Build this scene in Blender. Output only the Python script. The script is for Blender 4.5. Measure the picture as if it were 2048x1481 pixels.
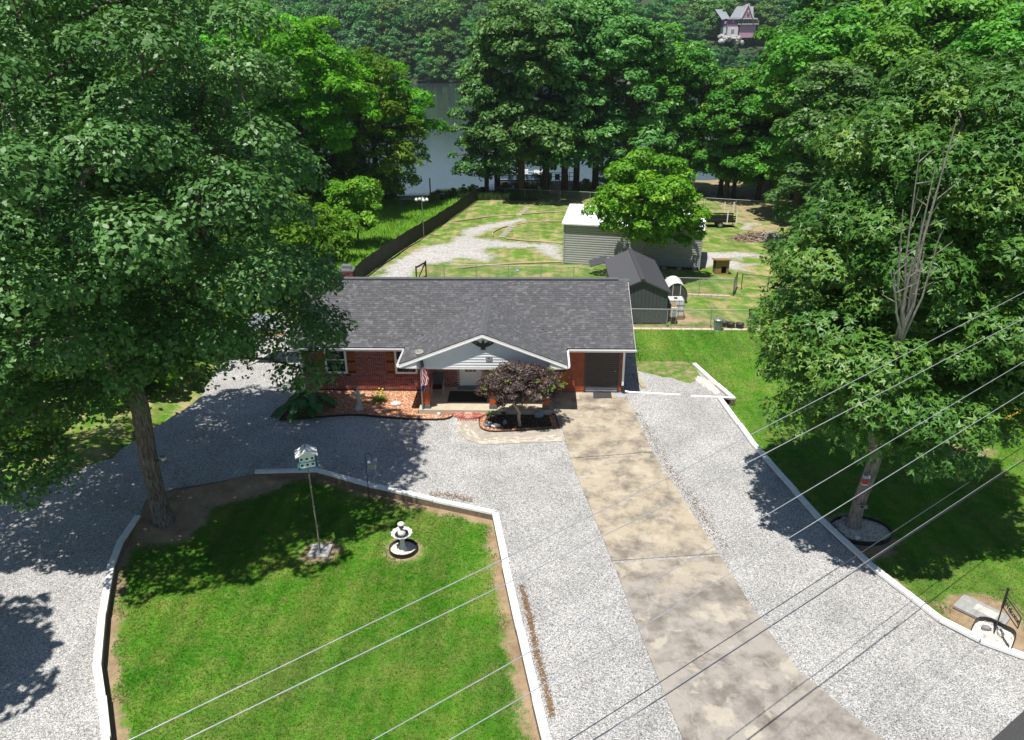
import bpy, bmesh, math, random
import numpy as np
from mathutils import Vector, Matrix
from mathutils.geometry import tessellate_polygon
for o in list(bpy.data.objects): bpy.data.objects.remove(o)
SC = bpy.context.scene
COL = SC.collection
R = math.radians
rnd = random.Random(7)
RNG = np.random.default_rng(11)

# ------------------------------------------------------------------ camera
F, CX, CY, CAMH = 1520.0, 1024.0, 740.5, 16.3          # focal length in photo pixels (2048 wide), drone height in metres
PITCH, YAW, ROLL = R(23.8), R(2.0), R(-0.47)
_rz = Matrix.Rotation(YAW, 3, 'Z')
FW = _rz @ Vector((0, math.cos(PITCH), -math.sin(PITCH)))
_r0 = _rz @ Vector((1, 0, 0)); _u0 = _r0.cross(FW)
CR = math.cos(ROLL)*_r0 + math.sin(ROLL)*_u0
CU = -math.sin(ROLL)*_r0 + math.cos(ROLL)*_u0
CAMP = Vector((0, 0, CAMH))
cam = bpy.data.cameras.new('Camera'); camo = bpy.data.objects.new('Camera', cam); COL.objects.link(camo)
cam.sensor_fit = 'HORIZONTAL'; cam.sensor_width = 36; cam.lens = 36*F/2048
cam.clip_start = 0.1; cam.clip_end = 3000
camo.matrix_world = Matrix(((CR.x, CU.x, -FW.x, 0), (CR.y, CU.y, -FW.y, 0), (CR.z, CU.z, -FW.z, CAMH), (0, 0, 0, 1)))
SC.camera = camo

# ------------------------------------------------------------------ sky, sun, exposure
SUNX, SUNY = 0.17, 0.30            # metres a shadow moves in x / y per metre of height
elev = math.atan(1/math.hypot(SUNX, SUNY)); azim = math.atan2(-SUNX, -SUNY)   # direction towards the sun
W = bpy.data.worlds.new('World'); SC.world = W; W.use_nodes = True
wn = W.node_tree.nodes; wl = W.node_tree.links
bg = wn['Background']; sky = wn.new('ShaderNodeTexSky'); sky.sky_type = 'NISHITA'; sky.sun_disc = False
sky.sun_elevation = elev; sky.sun_rotation = azim; sky.altitude = 150; sky.air_density = 1.0; sky.dust_density = 0.25; sky.ozone_density = 1.0
wl.new(sky.outputs[0], bg.inputs[0]); bg.inputs[1].default_value = 0.072
sl = bpy.data.lights.new('Sun', 'SUN'); sl.energy = 5.0; sl.angle = R(0.53); sl.color = (1.0, 0.955, 0.88)
so = bpy.data.objects.new('Sun', sl); COL.objects.link(so); so.location = (-20, -20, 60)
so.rotation_euler = Vector((SUNX, SUNY, -1)).to_track_quat('-Z', 'Y').to_euler()
vs = SC.view_settings; vs.view_transform = 'Standard'; vs.look = 'None'; vs.exposure = 0.40; vs.gamma = 1.0; vs.use_curve_mapping = False
SC.cycles.use_denoising = True
SC.cycles.max_bounces = 6; SC.cycles.diffuse_bounces = 3; SC.cycles.glossy_bounces = 3; SC.cycles.transmission_bounces = 3; SC.cycles.transparent_max_bounces = 6; SC.cycles.volume_bounces = 1
SC.cycles.caustics_reflective = False; SC.cycles.caustics_refractive = False

# ------------------------------------------------------------------ terrain and survey helpers
def sstep(a, b, x):
    t = np.clip((np.asarray(x, float)-a)/(b-a), 0, 1); return t*t*(3-2*t)
LAKE = -2.6
def terr(x, y):                    # the natural ground: level by the house, falling to the lake
    x = np.asarray(x, float); y = np.asarray(y, float)
    z = -2.0*sstep(44, 85, y)
    shore = 98 + 9*sstep(-6, 4, x) + 7*sstep(10, 45, x)
    return z - 0.6*sstep(shore-6, shore, y) - 3.0*sstep(shore, shore+12, y)
def ray(px, py): return FW + CR*((px-CX)/F) - CU*((py-CY)/F)
def G(px, py, h=0.0):              # survey: point of the level h seen at a photo pixel
    d = ray(px, py); return CAMP + d*((h-CAMH)/d.z)
def GT(px, py):                    # the same on the falling ground
    h = 0.0
    for i in range(14):
        p = G(px, py, h); h = float(terr(p.x, p.y))
    return G(px, py, h)
def Yp(px, py, y):
    d = ray(px, py); return CAMP + d*(y/d.y)

# ------------------------------------------------------------------ materials
MATS = {}
class N:
    """tiny node-tree writer"""
    def __init__(s, name):
        m = bpy.data.materials.new(name); m.use_nodes = True; s.m = m; s.t = m.node_tree; s.n = s.t.nodes
        s.b = s.n['Principled BSDF']; s.out = s.n['Material Output']
    def new(s, typ, **kw):
        nd = s.n.new('ShaderNode'+typ)
        for k, v in kw.items(): setattr(nd, k, v)
        return nd
    def link(s, a, b): s.t.links.new(a, b)
    def inp(s, sock, v):
        if hasattr(v, 'is_linked') or isinstance(v, bpy.types.NodeSocket): s.link(v, sock)
        else: sock.default_value = v
    def pos(s, obj=False):
        if obj: return s.new('TexCoord').outputs['Object']
        return s.new('NewGeometry').outputs['Position']
    def noise(s, vec, scale, detail=3, rough=0.55, dist=0.0):
        nd = s.new('TexNoise'); s.link(vec, nd.inputs['Vector']); nd.inputs['Scale'].default_value = scale
        nd.inputs['Detail'].default_value = detail; nd.inputs['Roughness'].default_value = rough; nd.inputs['Distortion'].default_value = dist
        return nd.outputs['Fac']
    def voro(s, vec, scale, feature='F1', out='Color'):
        nd = s.new('TexVoronoi', feature=feature); s.link(vec, nd.inputs['Vector']); nd.inputs['Scale'].default_value = scale
        return nd.outputs[out]
    def ramp(s, fac, stops, interp='LINEAR'):
        nd = s.new('ValToRGB'); nd.color_ramp.interpolation = interp; e = nd.color_ramp.elements
        while len(e) > 1: e.remove(e[-1])
        e[0].position = stops[0][0]; e[0].color = c4(stops[0][1])
        for p, c in stops[1:]:
            k = e.new(p); k.color = c4(c)
        s.inp(nd.inputs[0], fac); return nd.outputs[0]
    def mix(s, fac, a, b, typ='MIX'):
        nd = s.new('Mix', data_type='RGBA', blend_type=typ)
        s.inp(nd.inputs[0], fac); s.inp(nd.inputs[6], c4(a) if isinstance(a, (tuple, list)) else a); s.inp(nd.inputs[7], c4(b) if isinstance(b, (tuple, list)) else b)
        return nd.outputs[2]
    def math(s, op, a, b=0.0, clamp=False):
        nd = s.new('Math', operation=op, use_clamp=clamp); s.inp(nd.inputs[0], a); s.inp(nd.inputs[1], b); return nd.outputs[0]
    def attr(s, name, kind='Fac'):
        nd = s.new('Attribute', attribute_name=name); return nd.outputs[kind]
    def bump(s, h, strength=0.3, dist=0.02):
        nd = s.new('Bump'); nd.inputs['Strength'].default_value = strength; nd.inputs['Distance'].default_value = dist
        s.link(h, nd.inputs['Height']); s.link(nd.outputs[0], s.b.inputs['Normal']); return nd.outputs[0]
    def done(s, col=None, rough=0.7, metal=0.0, spec=None):
        if col is not None: s.inp(s.b.inputs['Base Color'], c4(col) if isinstance(col, (tuple, list)) else col)
        s.inp(s.b.inputs['Roughness'], rough); s.b.inputs['Metallic'].default_value = metal
        if spec is not None: s.b.inputs['Specular IOR Level'].default_value = spec
        return s.m
def c4(c): return (c[0], c[1], c[2], 1.0) if not isinstance(c, float) else (c, c, c, 1.0)
def mat(name, col, rough=0.7, metal=0.0, var=0.18, scale=6.0, bump=0.0, bscale=40.0, bdist=0.01, spec=None, obj=True, col2=None):
    if name in MATS: return MATS[name]
    n = N(name); p = n.pos(obj)
    f = n.noise(p, scale, 5, 0.65)
    lo = tuple(v*(1-var) for v in col); hi = tuple(min(1, v*(1+var)) for v in col)
    if col2: hi = col2; lo = col
    c = n.ramp(f, [(0.3, lo), (0.7, hi)])
    if bump: n.bump(n.noise(p, bscale, 4), bump, bdist)
    MATS[name] = n.done(c, rough, metal, spec); return MATS[name]

# ------------------------------------------------------------------ mesh helpers
def wloc(o):
    v = Vector((0, 0, 0))
    while o: v += o.location; o = o.parent
    return v
def link_mesh(name, me, m, parent=None, label=None, cat=None, group=None, kind=None):
    o = bpy.data.objects.new(name, me); COL.objects.link(o)
    if m is not None and not me.materials: me.materials.append(m)
    if parent: o.parent = parent
    return tag(o, label, cat, group, kind)
def tag(o, label=None, cat=None, group=None, kind=None):
    for k, v in (('label', label), ('category', cat), ('group', group), ('kind', kind)):
        if v: o[k] = v
    return o
def thing(name, label, cat, loc, group=None):
    o = bpy.data.objects.new(name, None); COL.objects.link(o); o.location = loc; o.empty_display_size = 0.2
    return tag(o, label, cat, group)
def np_mesh(name, V, faces, attrs=None, smooth=False):
    """faces: list of (n,k) int arrays; attrs: {name: per-face array}"""
    me = bpy.data.meshes.new(name); V = np.asarray(V, np.float32)
    faces = [np.asarray(f, np.int32) for f in faces if len(f)]
    li = np.concatenate([f.ravel() for f in faces]); ls = np.concatenate([np.full(len(f), f.shape[1], np.int32) for f in faces])
    me.vertices.add(len(V)); me.vertices.foreach_set('co', V.ravel())
    me.loops.add(len(li)); me.loops.foreach_set('vertex_index', li)
    me.polygons.add(len(ls)); st = np.concatenate([[0], np.cumsum(ls)[:-1]]).astype(np.int32)
    me.polygons.foreach_set('loop_start', st); me.polygons.foreach_set('loop_total', ls)
    if smooth: me.polygons.foreach_set('use_smooth', np.ones(len(ls), bool))
    for k, (dom, arr) in (attrs or {}).items():
        a = me.attributes.new(k, 'FLOAT', dom); a.data.foreach_set('value', np.asarray(arr, np.float32))
    me.update(calc_edges=True); me.validate()
    return me
class B:
    """collects solids in world coordinates; build() makes ONE mesh object"""
    def __init__(s): s.v = []; s.f = []; s.smooth = []
    def add(s, vs_, fs, smooth=False):
        k = len(s.v); s.v += [tuple(v) for v in vs_]
        for f in fs: s.f.append([i+k for i in f]); s.smooth.append(smooth)
        return s
    def box(s, c, d, rz=0.0, M=None, taper=1.0):
        hx, hy, hz = d[0]/2, d[1]/2, d[2]/2; c = Vector(c)
        m = M or Matrix.Rotation(rz, 3, 'Z')
        vs_ = []
        for z in (-1, 1):
            t = taper if z > 0 else 1.0
            for x, y in ((-1, -1), (1, -1), (1, 1), (-1, 1)): vs_.append(c + m @ Vector((x*hx*t, y*hy*t, z*hz)))
        return s.add(vs_, [(3, 2, 1, 0), (4, 5, 6, 7), (0, 1, 5, 4), (1, 2, 6, 5), (2, 3, 7, 6), (3, 0, 4, 7)])
    def mm(s, x0, x1, y0, y1, z0, z1): return s.box(((x0+x1)/2, (y0+y1)/2, (z0+z1)/2), (abs(x1-x0), abs(y1-y0), abs(z1-z0)))
    def beam(s, a, b, w, h, up=(0, 0, 1)):
        a = Vector(a); b = Vector(b); d = b-a; L = d.length; d = d/L
        u = Vector(up); sd = d.cross(u)
        if sd.length < 1e-4: u = Vector((0, 1, 0)); sd = d.cross(u)
        sd.normalize(); u = sd.cross(d)
        m = Matrix((sd, d, u)).transposed()
        return s.box((a+b)/2, (w, L, h), M=m)
    def tube(s, pts, r, n=8, cap=True, smooth=True):
        pts = [Vector(p) for p in pts]; rr = r if isinstance(r, (list, tuple)) else [r]*len(pts)
        vs_ = []; prev = None
        for i, p in enumerate(pts):
            d = (pts[min(i+1, len(pts)-1)]-pts[max(i-1, 0)]).normalized()
            if prev is None:
                a = d.cross(Vector((0, 0, 1)))
                if a.length < 1e-3: a = d.cross(Vector((1, 0, 0)))
            else: a = prev - d*prev.dot(d)
            a.normalize(); prev = a; b = d.cross(a)
            for k in range(n):
                t = 2*math.pi*k/n; vs_.append(p + (a*math.cos(t)+b*math.sin(t))*rr[i])
        fs = []
        for i in range(len(pts)-1):
            for k in range(n): fs.append((i*n+k, i*n+(k+1) % n, (i+1)*n+(k+1) % n, (i+1)*n+k))
        s.add(vs_, fs, smooth)
        if cap:
            s.add(vs_[:n], [tuple(range(n))[::-1]]); s.add(vs_[-n:], [tuple(range(n))])
        return s
    def lathe(s, c, prof, n=24, rad=None, smooth=True):
        c = Vector(c); vs_ = []
        for r, z in prof:
            for k in range(n):
                t = 2*math.pi*k/n; q = r*(rad(t, r) if rad else 1.0)
                vs_.append(c+Vector((q*math.cos(t), q*math.sin(t), z)))
        fs = [(i*n+k, i*n+(k+1) % n, (i+1)*n+(k+1) % n, (i+1)*n+k) for i in range(len(prof)-1) for k in range(n)]
        return s.add(vs_, fs, smooth)
    def prism(s, poly, z0, z1):
        n = len(poly); a = sum(poly[i][0]*poly[(i+1) % n][1]-poly[(i+1) % n][0]*poly[i][1] for i in range(n))
        if a < 0: poly = poly[::-1]
        vs_ = [(p[0], p[1], z0) for p in poly]+[(p[0], p[1], z1) for p in poly]
        fs = [(i, (i+1) % n, n+(i+1) % n, n+i) for i in range(n)]
        for t in tessellate_polygon([[Vector((p[0], p[1], 0)) for p in poly]]):
            A, Bq, Cq = [poly[i] for i in t]
            o = (Bq[0]-A[0])*(Cq[1]-A[1])-(Bq[1]-A[1])*(Cq[0]-A[0])
            t = t if o > 0 else t[::-1]
            fs.append(tuple(i+n for i in t)); fs.append(tuple(t[::-1]))
        return s.add(vs_, fs)
    def extr(s, poly3, d):          # planar 3-D polygon given thickness d (vector)
        d = Vector(d); P = [Vector(p) for p in poly3]; n = len(P)
        vs_ = P+[p+d for p in P]
        fs = [(i, (i+1) % n, n+(i+1) % n, n+i) for i in range(n)]
        for t in tessellate_polygon([P]): fs.append(tuple(i+n for i in t)); fs.append(tuple(t[::-1]))
        return s.add(vs_, fs)
    def build(s, name, m, parent=None, label=None, cat=None, group=None, kind=None, origin=None, attrs=None):
        w = wloc(parent) if parent else Vector(origin) if origin is not None else Vector((0, 0, 0))
        me = bpy.data.meshes.new(name); me.from_pydata([(v[0]-w.x, v[1]-w.y, v[2]-w.z) for v in s.v], [], s.f)
        me.polygons.foreach_set('use_smooth', s.smooth)
        for k, (dom, arr) in (attrs or {}).items():
            a = me.attributes.new(k, 'FLOAT', dom); a.data.foreach_set('value', np.asarray(arr, np.float32))
        bm = bmesh.new(); bm.from_mesh(me); bmesh.ops.recalc_face_normals(bm, faces=bm.faces) if len(bm.faces) < 60000 else None; bm.to_mesh(me); bm.free()
        me.update()
        o = link_mesh(name, me, m, parent, label, cat, group, kind)
        if not parent and origin is not None: o.location = w
        return o
def copy_tree(o, parent=None, loc=None, rz=None, scale=None, label=None):
    c = o.copy(); COL.objects.link(c)
    if parent: c.parent = parent
    if loc is not None: c.location = loc
    if rz is not None: c.rotation_euler = (0, 0, rz)
    if scale is not None: c.scale = scale
    if label: c['label'] = label
    for ch in list(o.children): copy_tree(ch, c)
    return c
def sheet(name, poly, z, m, holes=(), **kw):
    loops = [[Vector((p[0], p[1], 0)) for p in poly]]+[[Vector((p[0], p[1], 0)) for p in h] for h in holes]
    allv = [v for l in loops for v in l]
    V = [(v.x, v.y, z) for v in allv]; Fc = []
    for t in tessellate_polygon(loops):
        a, b, c = [allv[i] for i in t]
        Fc.append(t if (b.x-a.x)*(c.y-a.y)-(b.y-a.y)*(c.x-a.x) > 0 else t[::-1])
    me = bpy.data.meshes.new(name); me.from_pydata(V, [], Fc); me.update()
    return link_mesh(name, me, m, **kw)
def in_poly(X, Y, poly):
    X = np.asarray(X); Y = np.asarray(Y); c = np.zeros(X.shape, bool); n = len(poly)
    for i in range(n):
        x1, y1 = poly[i][0], poly[i][1]; x2, y2 = poly[(i+1) % n][0], poly[(i+1) % n][1]
        if y1 == y2: continue
        k = ((y1 > Y) != (y2 > Y)) & (X < (x2-x1)*(Y-y1)/(y2-y1)+x1); c ^= k
    return c
def poly_sdf(X, Y, poly, closed=True):   # negative inside
    X = np.asarray(X, float); Y = np.asarray(Y, float); d = np.full(X.shape, 1e9); n = len(poly)
    for i in range(n if closed else n-1):
        ax, ay = poly[i][0], poly[i][1]; bx, by = poly[(i+1) % n][0]-ax, poly[(i+1) % n][1]-ay
        L = bx*bx+by*by+1e-12; t = np.clip(((X-ax)*bx+(Y-ay)*by)/L, 0, 1)
        d = np.minimum(d, np.hypot(X-ax-t*bx, Y-ay-t*by))
    if closed: d = np.where(in_poly(X, Y, poly), -d, d)
    return d
def jitter_line(pts, step=0.4, amp=0.1, closed=False):
    out = []; n = len(pts)
    for i in range(n if closed else n-1):
        a = Vector((pts[i][0], pts[i][1])); b = Vector((pts[(i+1) % n][0], pts[(i+1) % n][1])); k = max(1, int((b-a).length/step))
        for j in range(k):
            p = a.lerp(b, j/k); out.append((p.x+rnd.uniform(-amp, amp), p.y+rnd.uniform(-amp, amp)))
    if not closed: out.append(tuple(pts[-1][:2]))
    return out
def smooth_line(pts, it=2, closed=False):
    P = [Vector((p[0], p[1])) for p in pts]
    for _ in range(it):
        Q = []; n = len(P)
        for i in range(n if closed else n-1):
            a, b = P[i], P[(i+1) % n]; Q += [a*.75+b*.25, a*.25+b*.75]
        P = Q if closed else [P[0]]+Q+[P[-1]]
    return [(p.x, p.y) for p in P]
# ------------------------------------------------------------------ ground materials
def grass_color(n, p, dry=0.0):
    big = n.noise(p, 0.35, 4, 0.6); mid = n.noise(p, 2.2, 4, 0.65); fine = n.noise(p, 38, 3, 0.7)
    c = n.ramp(big, [(0.30, (0.046, 0.180, 0.010)), (0.52, (0.080, 0.225, 0.016)), (0.72, (0.165, 0.255, 0.040))])
    c = n.mix(n.math('MULTIPLY', n.ramp(mid, [(0.42+dry*-.15, 0.0), (0.72-dry*.1, 1.0)]), 0.55+dry*.5), c, (0.245, 0.25, 0.075))
    if dry: c = n.mix(n.ramp(n.noise(p, .7, 7, .72, .4), [(.46, 0.0), (.62, .9)]), c, (0.43, 0.33, 0.18))
    mp = n.new('Mapping'); n.link(p, mp.inputs[0]); mp.inputs['Rotation'].default_value = (0, 0, .5); mp.inputs['Scale'].default_value = (1.6, .12, 1)
    c = n.mix(1.0, c, n.ramp(n.noise(mp.outputs[0], 1.0, 3, .5), [(.35, (.80, .84, .78)), (.65, (1.18, 1.14, 1.2))]), 'MULTIPLY')
    c = n.mix(n.math('MULTIPLY', n.ramp(n.noise(p, .23, 3, .5), [(.48, 0.0), (.66, 1.0)]), .35), c, (.145, .185, .055))
    return n.mix(1.0, c, n.ramp(fine, [(0.28, (0.35, 0.37, 0.35)), (0.62, (1.25, 1.25, 1.25))]), 'MULTIPLY')
def dirt_color(n, p):
    c = n.ramp(n.noise(p, 1.4, 5, 0.7), [(0.3, (0.27, 0.185, 0.110)), (0.7, (0.48, 0.36, 0.235))])
    return n.mix(1.0, c, n.ramp(n.noise(p, 45, 3), [(0.3, (0.6, 0.6, 0.6)), (0.7, (1.2, 1.2, 1.2))]), 'MULTIPLY')
def gravel_color(n, p, sc=38):
    v = n.new('TexVoronoi'); n.link(p, v.inputs['Vector']); v.inputs['Scale'].default_value = sc
    sep = n.new('SeparateColor'); n.link(v.outputs['Color'], sep.inputs[0])
    c = n.ramp(sep.outputs[0], [(0.0, (0.14, 0.139, 0.139)), (0.35, (0.325, 0.322, 0.318)), (0.7, (0.46, 0.456, 0.450)), (1.0, (0.66, 0.655, 0.645))])
    big = n.ramp(n.noise(p, 0.45, 7, 0.68), [(0.3, (0.78, 0.775, 0.765)), (0.7, (1.16, 1.15, 1.14))])
    return n.mix(1.0, c, big, 'MULTIPLY'), v.outputs['Distance']
def m_ground():
    n = N('yard ground'); p = n.pos()
    gr = n.attr('gr'); di = n.attr('di'); ta = n.attr('ta')
    w = n.math('MULTIPLY', n.math('SUBTRACT', n.noise(p, 0.9, 8, 0.82), 0.5), 5.5)
    g = grass_color(n, p, 0.28)
    tall = n.mix(n.noise(p, 3.0, 4), (0.10, 0.31, 0.010), (0.22, 0.40, 0.035))
    g = n.mix(ta, g, tall)
    d = dirt_color(n, p)
    fd = n.ramp(n.math('ADD', di, w), [(0.0, 1.0), (0.5, 0.0)])
    c = n.mix(n.math('MULTIPLY', fd, 0.92), g, d)
    gc, _ = gravel_color(n, p, 9)
    fg = n.ramp(n.math('ADD', gr, w), [(0.0, 1.0), (0.9, 0.0)])
    c = n.mix(n.math('MULTIPLY', n.ramp(n.math('ADD', n.math('SUBTRACT', gr, .6), w), [(0.0, .6), (0.9, 0.0)]), n.ramp(n.noise(p, .6, 4), [(.42, 0.0), (.6, 1.0)])), c, d)
    gc = n.mix(0.45, gc, (0.46, 0.44, 0.41))
    c = n.mix(fg, c, gc)
    n.bump(n.noise(p, 25, 4), 0.5, 0.03)
    return n.done(c, 0.95, spec=0.1)
def m_lawn():
    n = N('mown lawn'); p = n.pos(); g = grass_color(n, p, 0.0); d = dirt_color(n, p); e = n.attr('edge')
    w = n.math('MULTIPLY', n.math('SUBTRACT', n.noise(p, 2.3, 6, 0.75), 0.5), 1.5)
    c = n.mix(n.ramp(n.math('ADD', e, w), [(0.22, 1.0), (0.5, 0.0)]), g, d)
    n.bump(n.noise(p, 60, 4, 0.7), 0.8, 0.03); return n.done(c, 0.95, spec=0.1)
def m_gravel():
    n = N('crushed stone gravel'); p = n.pos(); c, dist = gravel_color(n, p)
    st = n.ramp(n.noise(p, 0.9, 6, 0.75, 0.6), [(0.66, 0.0), (0.76, 1.0)])
    c = n.mix(n.math('MULTIPLY', st, 0.45), c, (0.30, 0.235, 0.17))
    n.bump(dist, 0.9, 0.02); return n.done(c, 0.9, spec=0.2)
def m_concrete():
    n = N('stained drive concrete'); p = n.pos()
    sx = n.new('SeparateXYZ'); n.link(p, sx.inputs[0])
    far = n.ramp(n.math('ADD', n.math('DIVIDE', n.math('SUBTRACT', sx.outputs[1], 17.0), 7.0), n.math('MULTIPLY', n.math('SUBTRACT', n.noise(p, .5, 3), .5), 1.2)), [(0.2, 0.0), (0.8, 1.0)])
    base = n.mix(far, (0.335, 0.305, 0.275), (0.42, 0.36, 0.272))
    st = n.ramp(n.noise(p, 0.95, 9, 0.70, 0.0), [(0.44, 0.0), (0.62, .85)])
    st = n.math('MULTIPLY', st, n.math('ADD', 0.55, n.math('MULTIPLY', n.noise(p, 4, 4), 0.7)))
    c = n.mix(st, base, (0.135, 0.118, 0.102))
    li = n.ramp(n.noise(p, 1.0, 8, 0.62, 0.3), [(0.56, 0.0), (0.62, 0.55)])
    c = n.mix(li, c, (0.50, 0.45, 0.36))
    c = n.mix(1.0, c, n.ramp(n.noise(p, 70, 2), [(0.3, (0.82, 0.82, 0.82)), (0.7, (1.12, 1.12, 1.12))]), 'MULTIPLY')
    vc = n.new('TexVoronoi', feature='DISTANCE_TO_EDGE'); n.link(p, vc.inputs['Vector']); vc.inputs['Scale'].default_value = 0.22
    wv = n.new('VectorMath', operation='ADD'); n.link(p, wv.inputs[0]); nc = n.new('TexNoise'); n.link(p, nc.inputs['Vector']); nc.inputs['Scale'].default_value = 1.3; n.link(nc.outputs['Color'], wv.inputs[1]); n.link(wv.outputs[0], vc.inputs['Vector'])
    c = n.mix(n.ramp(vc.outputs['Distance'], [(0.0, .6), (0.006, 0.0)]), c, (.40, .36, .30))
    n.bump(n.noise(p, 55, 4), 0.25, 0.01); return n.done(c, 0.85, spec=0.25)
def m_stones(name, stops):
    n = N(name); f = n.attr('tone'); ob = n.new('ObjectInfo').outputs['Random']
    c = n.ramp(n.math('FRACT', n.math('ADD', f, ob)), stops, 'CONSTANT'); p = n.pos()
    c = n.mix(1.0, c, n.ramp(n.noise(p, 30, 3), [(0.3, (.75, .75, .75)), (0.7, (1.15, 1.15, 1.15))]), 'MULTIPLY')
    return n.done(c, 0.9, spec=0.2)
def m_speck(name, stops, sc):
    n = N(name); p = n.pos(); v = n.new('TexVoronoi'); n.link(p, v.inputs['Vector']); v.inputs['Scale'].default_value = sc
    s = n.new('SeparateColor'); n.link(v.outputs['Color'], s.inputs[0]); n.bump(v.outputs['Distance'], 0.9, 0.03)
    return n.done(n.ramp(s.outputs[0], stops), 0.9, spec=0.2)
M_GROUND = m_ground(); M_LAWN = m_lawn(); M_GRAVEL = m_gravel(); M_CONC = m_concrete()
LAVA = [(0.0, (0.30, 0.095, 0.04)), (0.25, (0.45, 0.19, 0.085)), (0.5, (0.55, 0.33, 0.20)), (0.7, (0.36, 0.13, 0.06)), (0.86, (0.62, 0.50, 0.40))]
PEB = [(0.0, (0.62, 0.58, 0.52)), (0.3, (0.72, 0.68, 0.62)), (0.55, (0.55, 0.42, 0.31)), (0.75, (0.78, 0.75, 0.70)), (0.9, (0.35, 0.30, 0.26))]
M_LAVA = m_speck('lava rock bed', LAVA, 16); M_LAVAS = m_stones('lava rock pieces', LAVA)
M_PEB = m_speck('pebble bed', PEB, 16); M_PEBS = m_stones('pebbles', PEB)
def m_paint():
    n = N('white painted timber'); p = n.pos(); c = n.ramp(n.noise(p, 3, 5, .7), [(.3, (.66, .65, .62)), (.55, (.80, .80, .78))])
    c = n.mix(n.ramp(n.noise(p, 7, 8, .75), [(.60, 0.0), (.66, .85)]), c, (.30, .26, .21)); n.bump(n.noise(p, 18, 4), .3, .01); return n.done(c, .6)
M_PAINT = m_paint()
M_TIMB = mat('weathered timber', (0.17, 0.125, 0.085), 0.9, var=0.4, scale=7, bump=0.4, bscale=30)
M_EDGE = mat('black plastic edging', (0.012, 0.013, 0.013), 0.45)
M_ASPH = mat('asphalt', (0.05, 0.05, 0.052), 0.9, var=0.3, scale=30, bump=0.4, bscale=90, obj=False)

def px2(pts, h=0.0): return [tuple(G(x, y, h)[:2]) for x, y in pts]
def z4(pts, ox, oy, s): return [tuple(GT(ox+x/s, oy+y/s)[:2]) for x, y in pts]

# ------------------------------------------------------------------ outlines surveyed from the photograph
ISL_L = px2([(277, 1036), (242, 1088), (222, 1140), (206, 1230), (196, 1335), (205, 1400), (213, 1481), (222, 1580)])
ISL_T = px2([(511, 947), (637, 944), (750, 976), (868, 1003), (990, 1029)])
ISL_R = px2([(990, 1029), (1011, 1130), (1040, 1260), (1073, 1400), (1093, 1481), (1115, 1580)])
def _ext(L, y):
    a, b = Vector(L[-2]), Vector(L[-1]); t = (y-b.y)/(b.y-a.y); L.append(tuple(b+(b-a)*t))
_ext(ISL_L, 5.0); _ext(ISL_R, 5.0)
GAP = px2([(277, 1036), (292, 1000), (350, 978), (430, 965), (511, 947)])
ISLAND = ISL_L[::-1] + GAP[1:-1] + ISL_T + ISL_R[1:]
RT_UP = px2([(1388, 730), (1434, 772), (1467, 801)])
RT_LO = px2([(1438, 797), (1478, 852), (1502, 886), (1545, 936), (1640, 1042), (1736, 1131), (1810, 1189), (1880, 1244), (1960, 1285), (2048, 1317)])
_e = Vector(RT_LO[-1])-Vector(RT_LO[-2]); RT_LO.append(tuple(Vector(RT_LO[-1])+_e.normalized()*6))

# base terrain (one sheet out to the horizon, lake bed included)
xs = np.concatenate([np.linspace(-420, -50, 20, False), np.linspace(-50, -22, 28, False), np.arange(-22, 30, 0.3), np.linspace(30, 60, 30, False), np.linspace(60, 520, 20)])
ys = np.concatenate([np.linspace(-250, 2, 16, False), np.linspace(2, 42, 30, False), np.arange(42, 104, 0.35), np.linspace(104, 130, 20, False), np.linspace(130, 420, 14)])
X, Y = np.meshgrid(xs, ys); Z = terr(X, Y)
sunk = sstep(-19.5, -17.5, X)*(1-sstep(38, 40, X))*(1-sstep(42.6, 43.8, Y))
Z = Z - 0.6*sunk - 0.03*(1-sunk)*(Y < 43)
Z += (0.05*np.sin(X*.7+Y*.5)*np.sin(Y*.33))*sstep(46, 52, Y)*(1-sstep(95, 100, Y))
GA = z4([(220, 1250), (350, 1100), (480, 1060), (600, 990), (700, 980), (800, 970), (900, 900), (920, 860), (1050, 820), (1250, 790), (1400, 770), (1450, 790), (1200, 850), (1100, 880), (1030, 910), (1100, 930), (1400, 960), (1740, 985), (1740, 1120), (1600, 1080), (1500, 1010), (1400, 1010), (1150, 1010), (1100, 1040), (1220, 1070), (1130, 1130), (900, 1100), (850, 1130), (640, 1130), (500, 1260), (420, 1400), (150, 1400)], 700, 250, 4.096)
GB = z4([(150, 960), (850, 960), (1350, 1010), (1600, 1000), (1350, 1060), (1000, 1080), (800, 1100), (1000, 1170), (1300, 1170), (1200, 1200), (1000, 1220), (1100, 1330), (740, 1290), (440, 1250), (150, 1270)], 1380, 400, 9.256)
GC = z4([(800, 380), (1100, 400), (1400, 440), (1500, 480), (1250, 470), (1200, 560), (1100, 560), (950, 560), (850, 550), (950, 480)], 1380, 400, 9.256)
gr = np.minimum(np.minimum(poly_sdf(X, Y, GA), poly_sdf(X, Y, GB)), poly_sdf(X, Y, GC)+0.3)+0.75
DA = z4([(960, 830), (1050, 870), (1120, 930), (1230, 990), (1200, 1030), (850, 1020), (870, 960), (940, 900)], 1100, 380, 3.702)
fence_l = px2([(760, 545)]) and [tuple(GT(x, y)[:2]) for x, y in ((729, 556), (798, 506), (846, 475), (895, 443), (944, 409), (971, 396))]
DB = [tuple(GT(x, y)[:2]) for x, y in ((1335, 583), (1400, 590), (1470, 595), (1560, 590))]
DC = [tuple(GT(x, y)[:2]) for x, y in ((1262, 656), (1400, 657), (1560, 657))]
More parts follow.
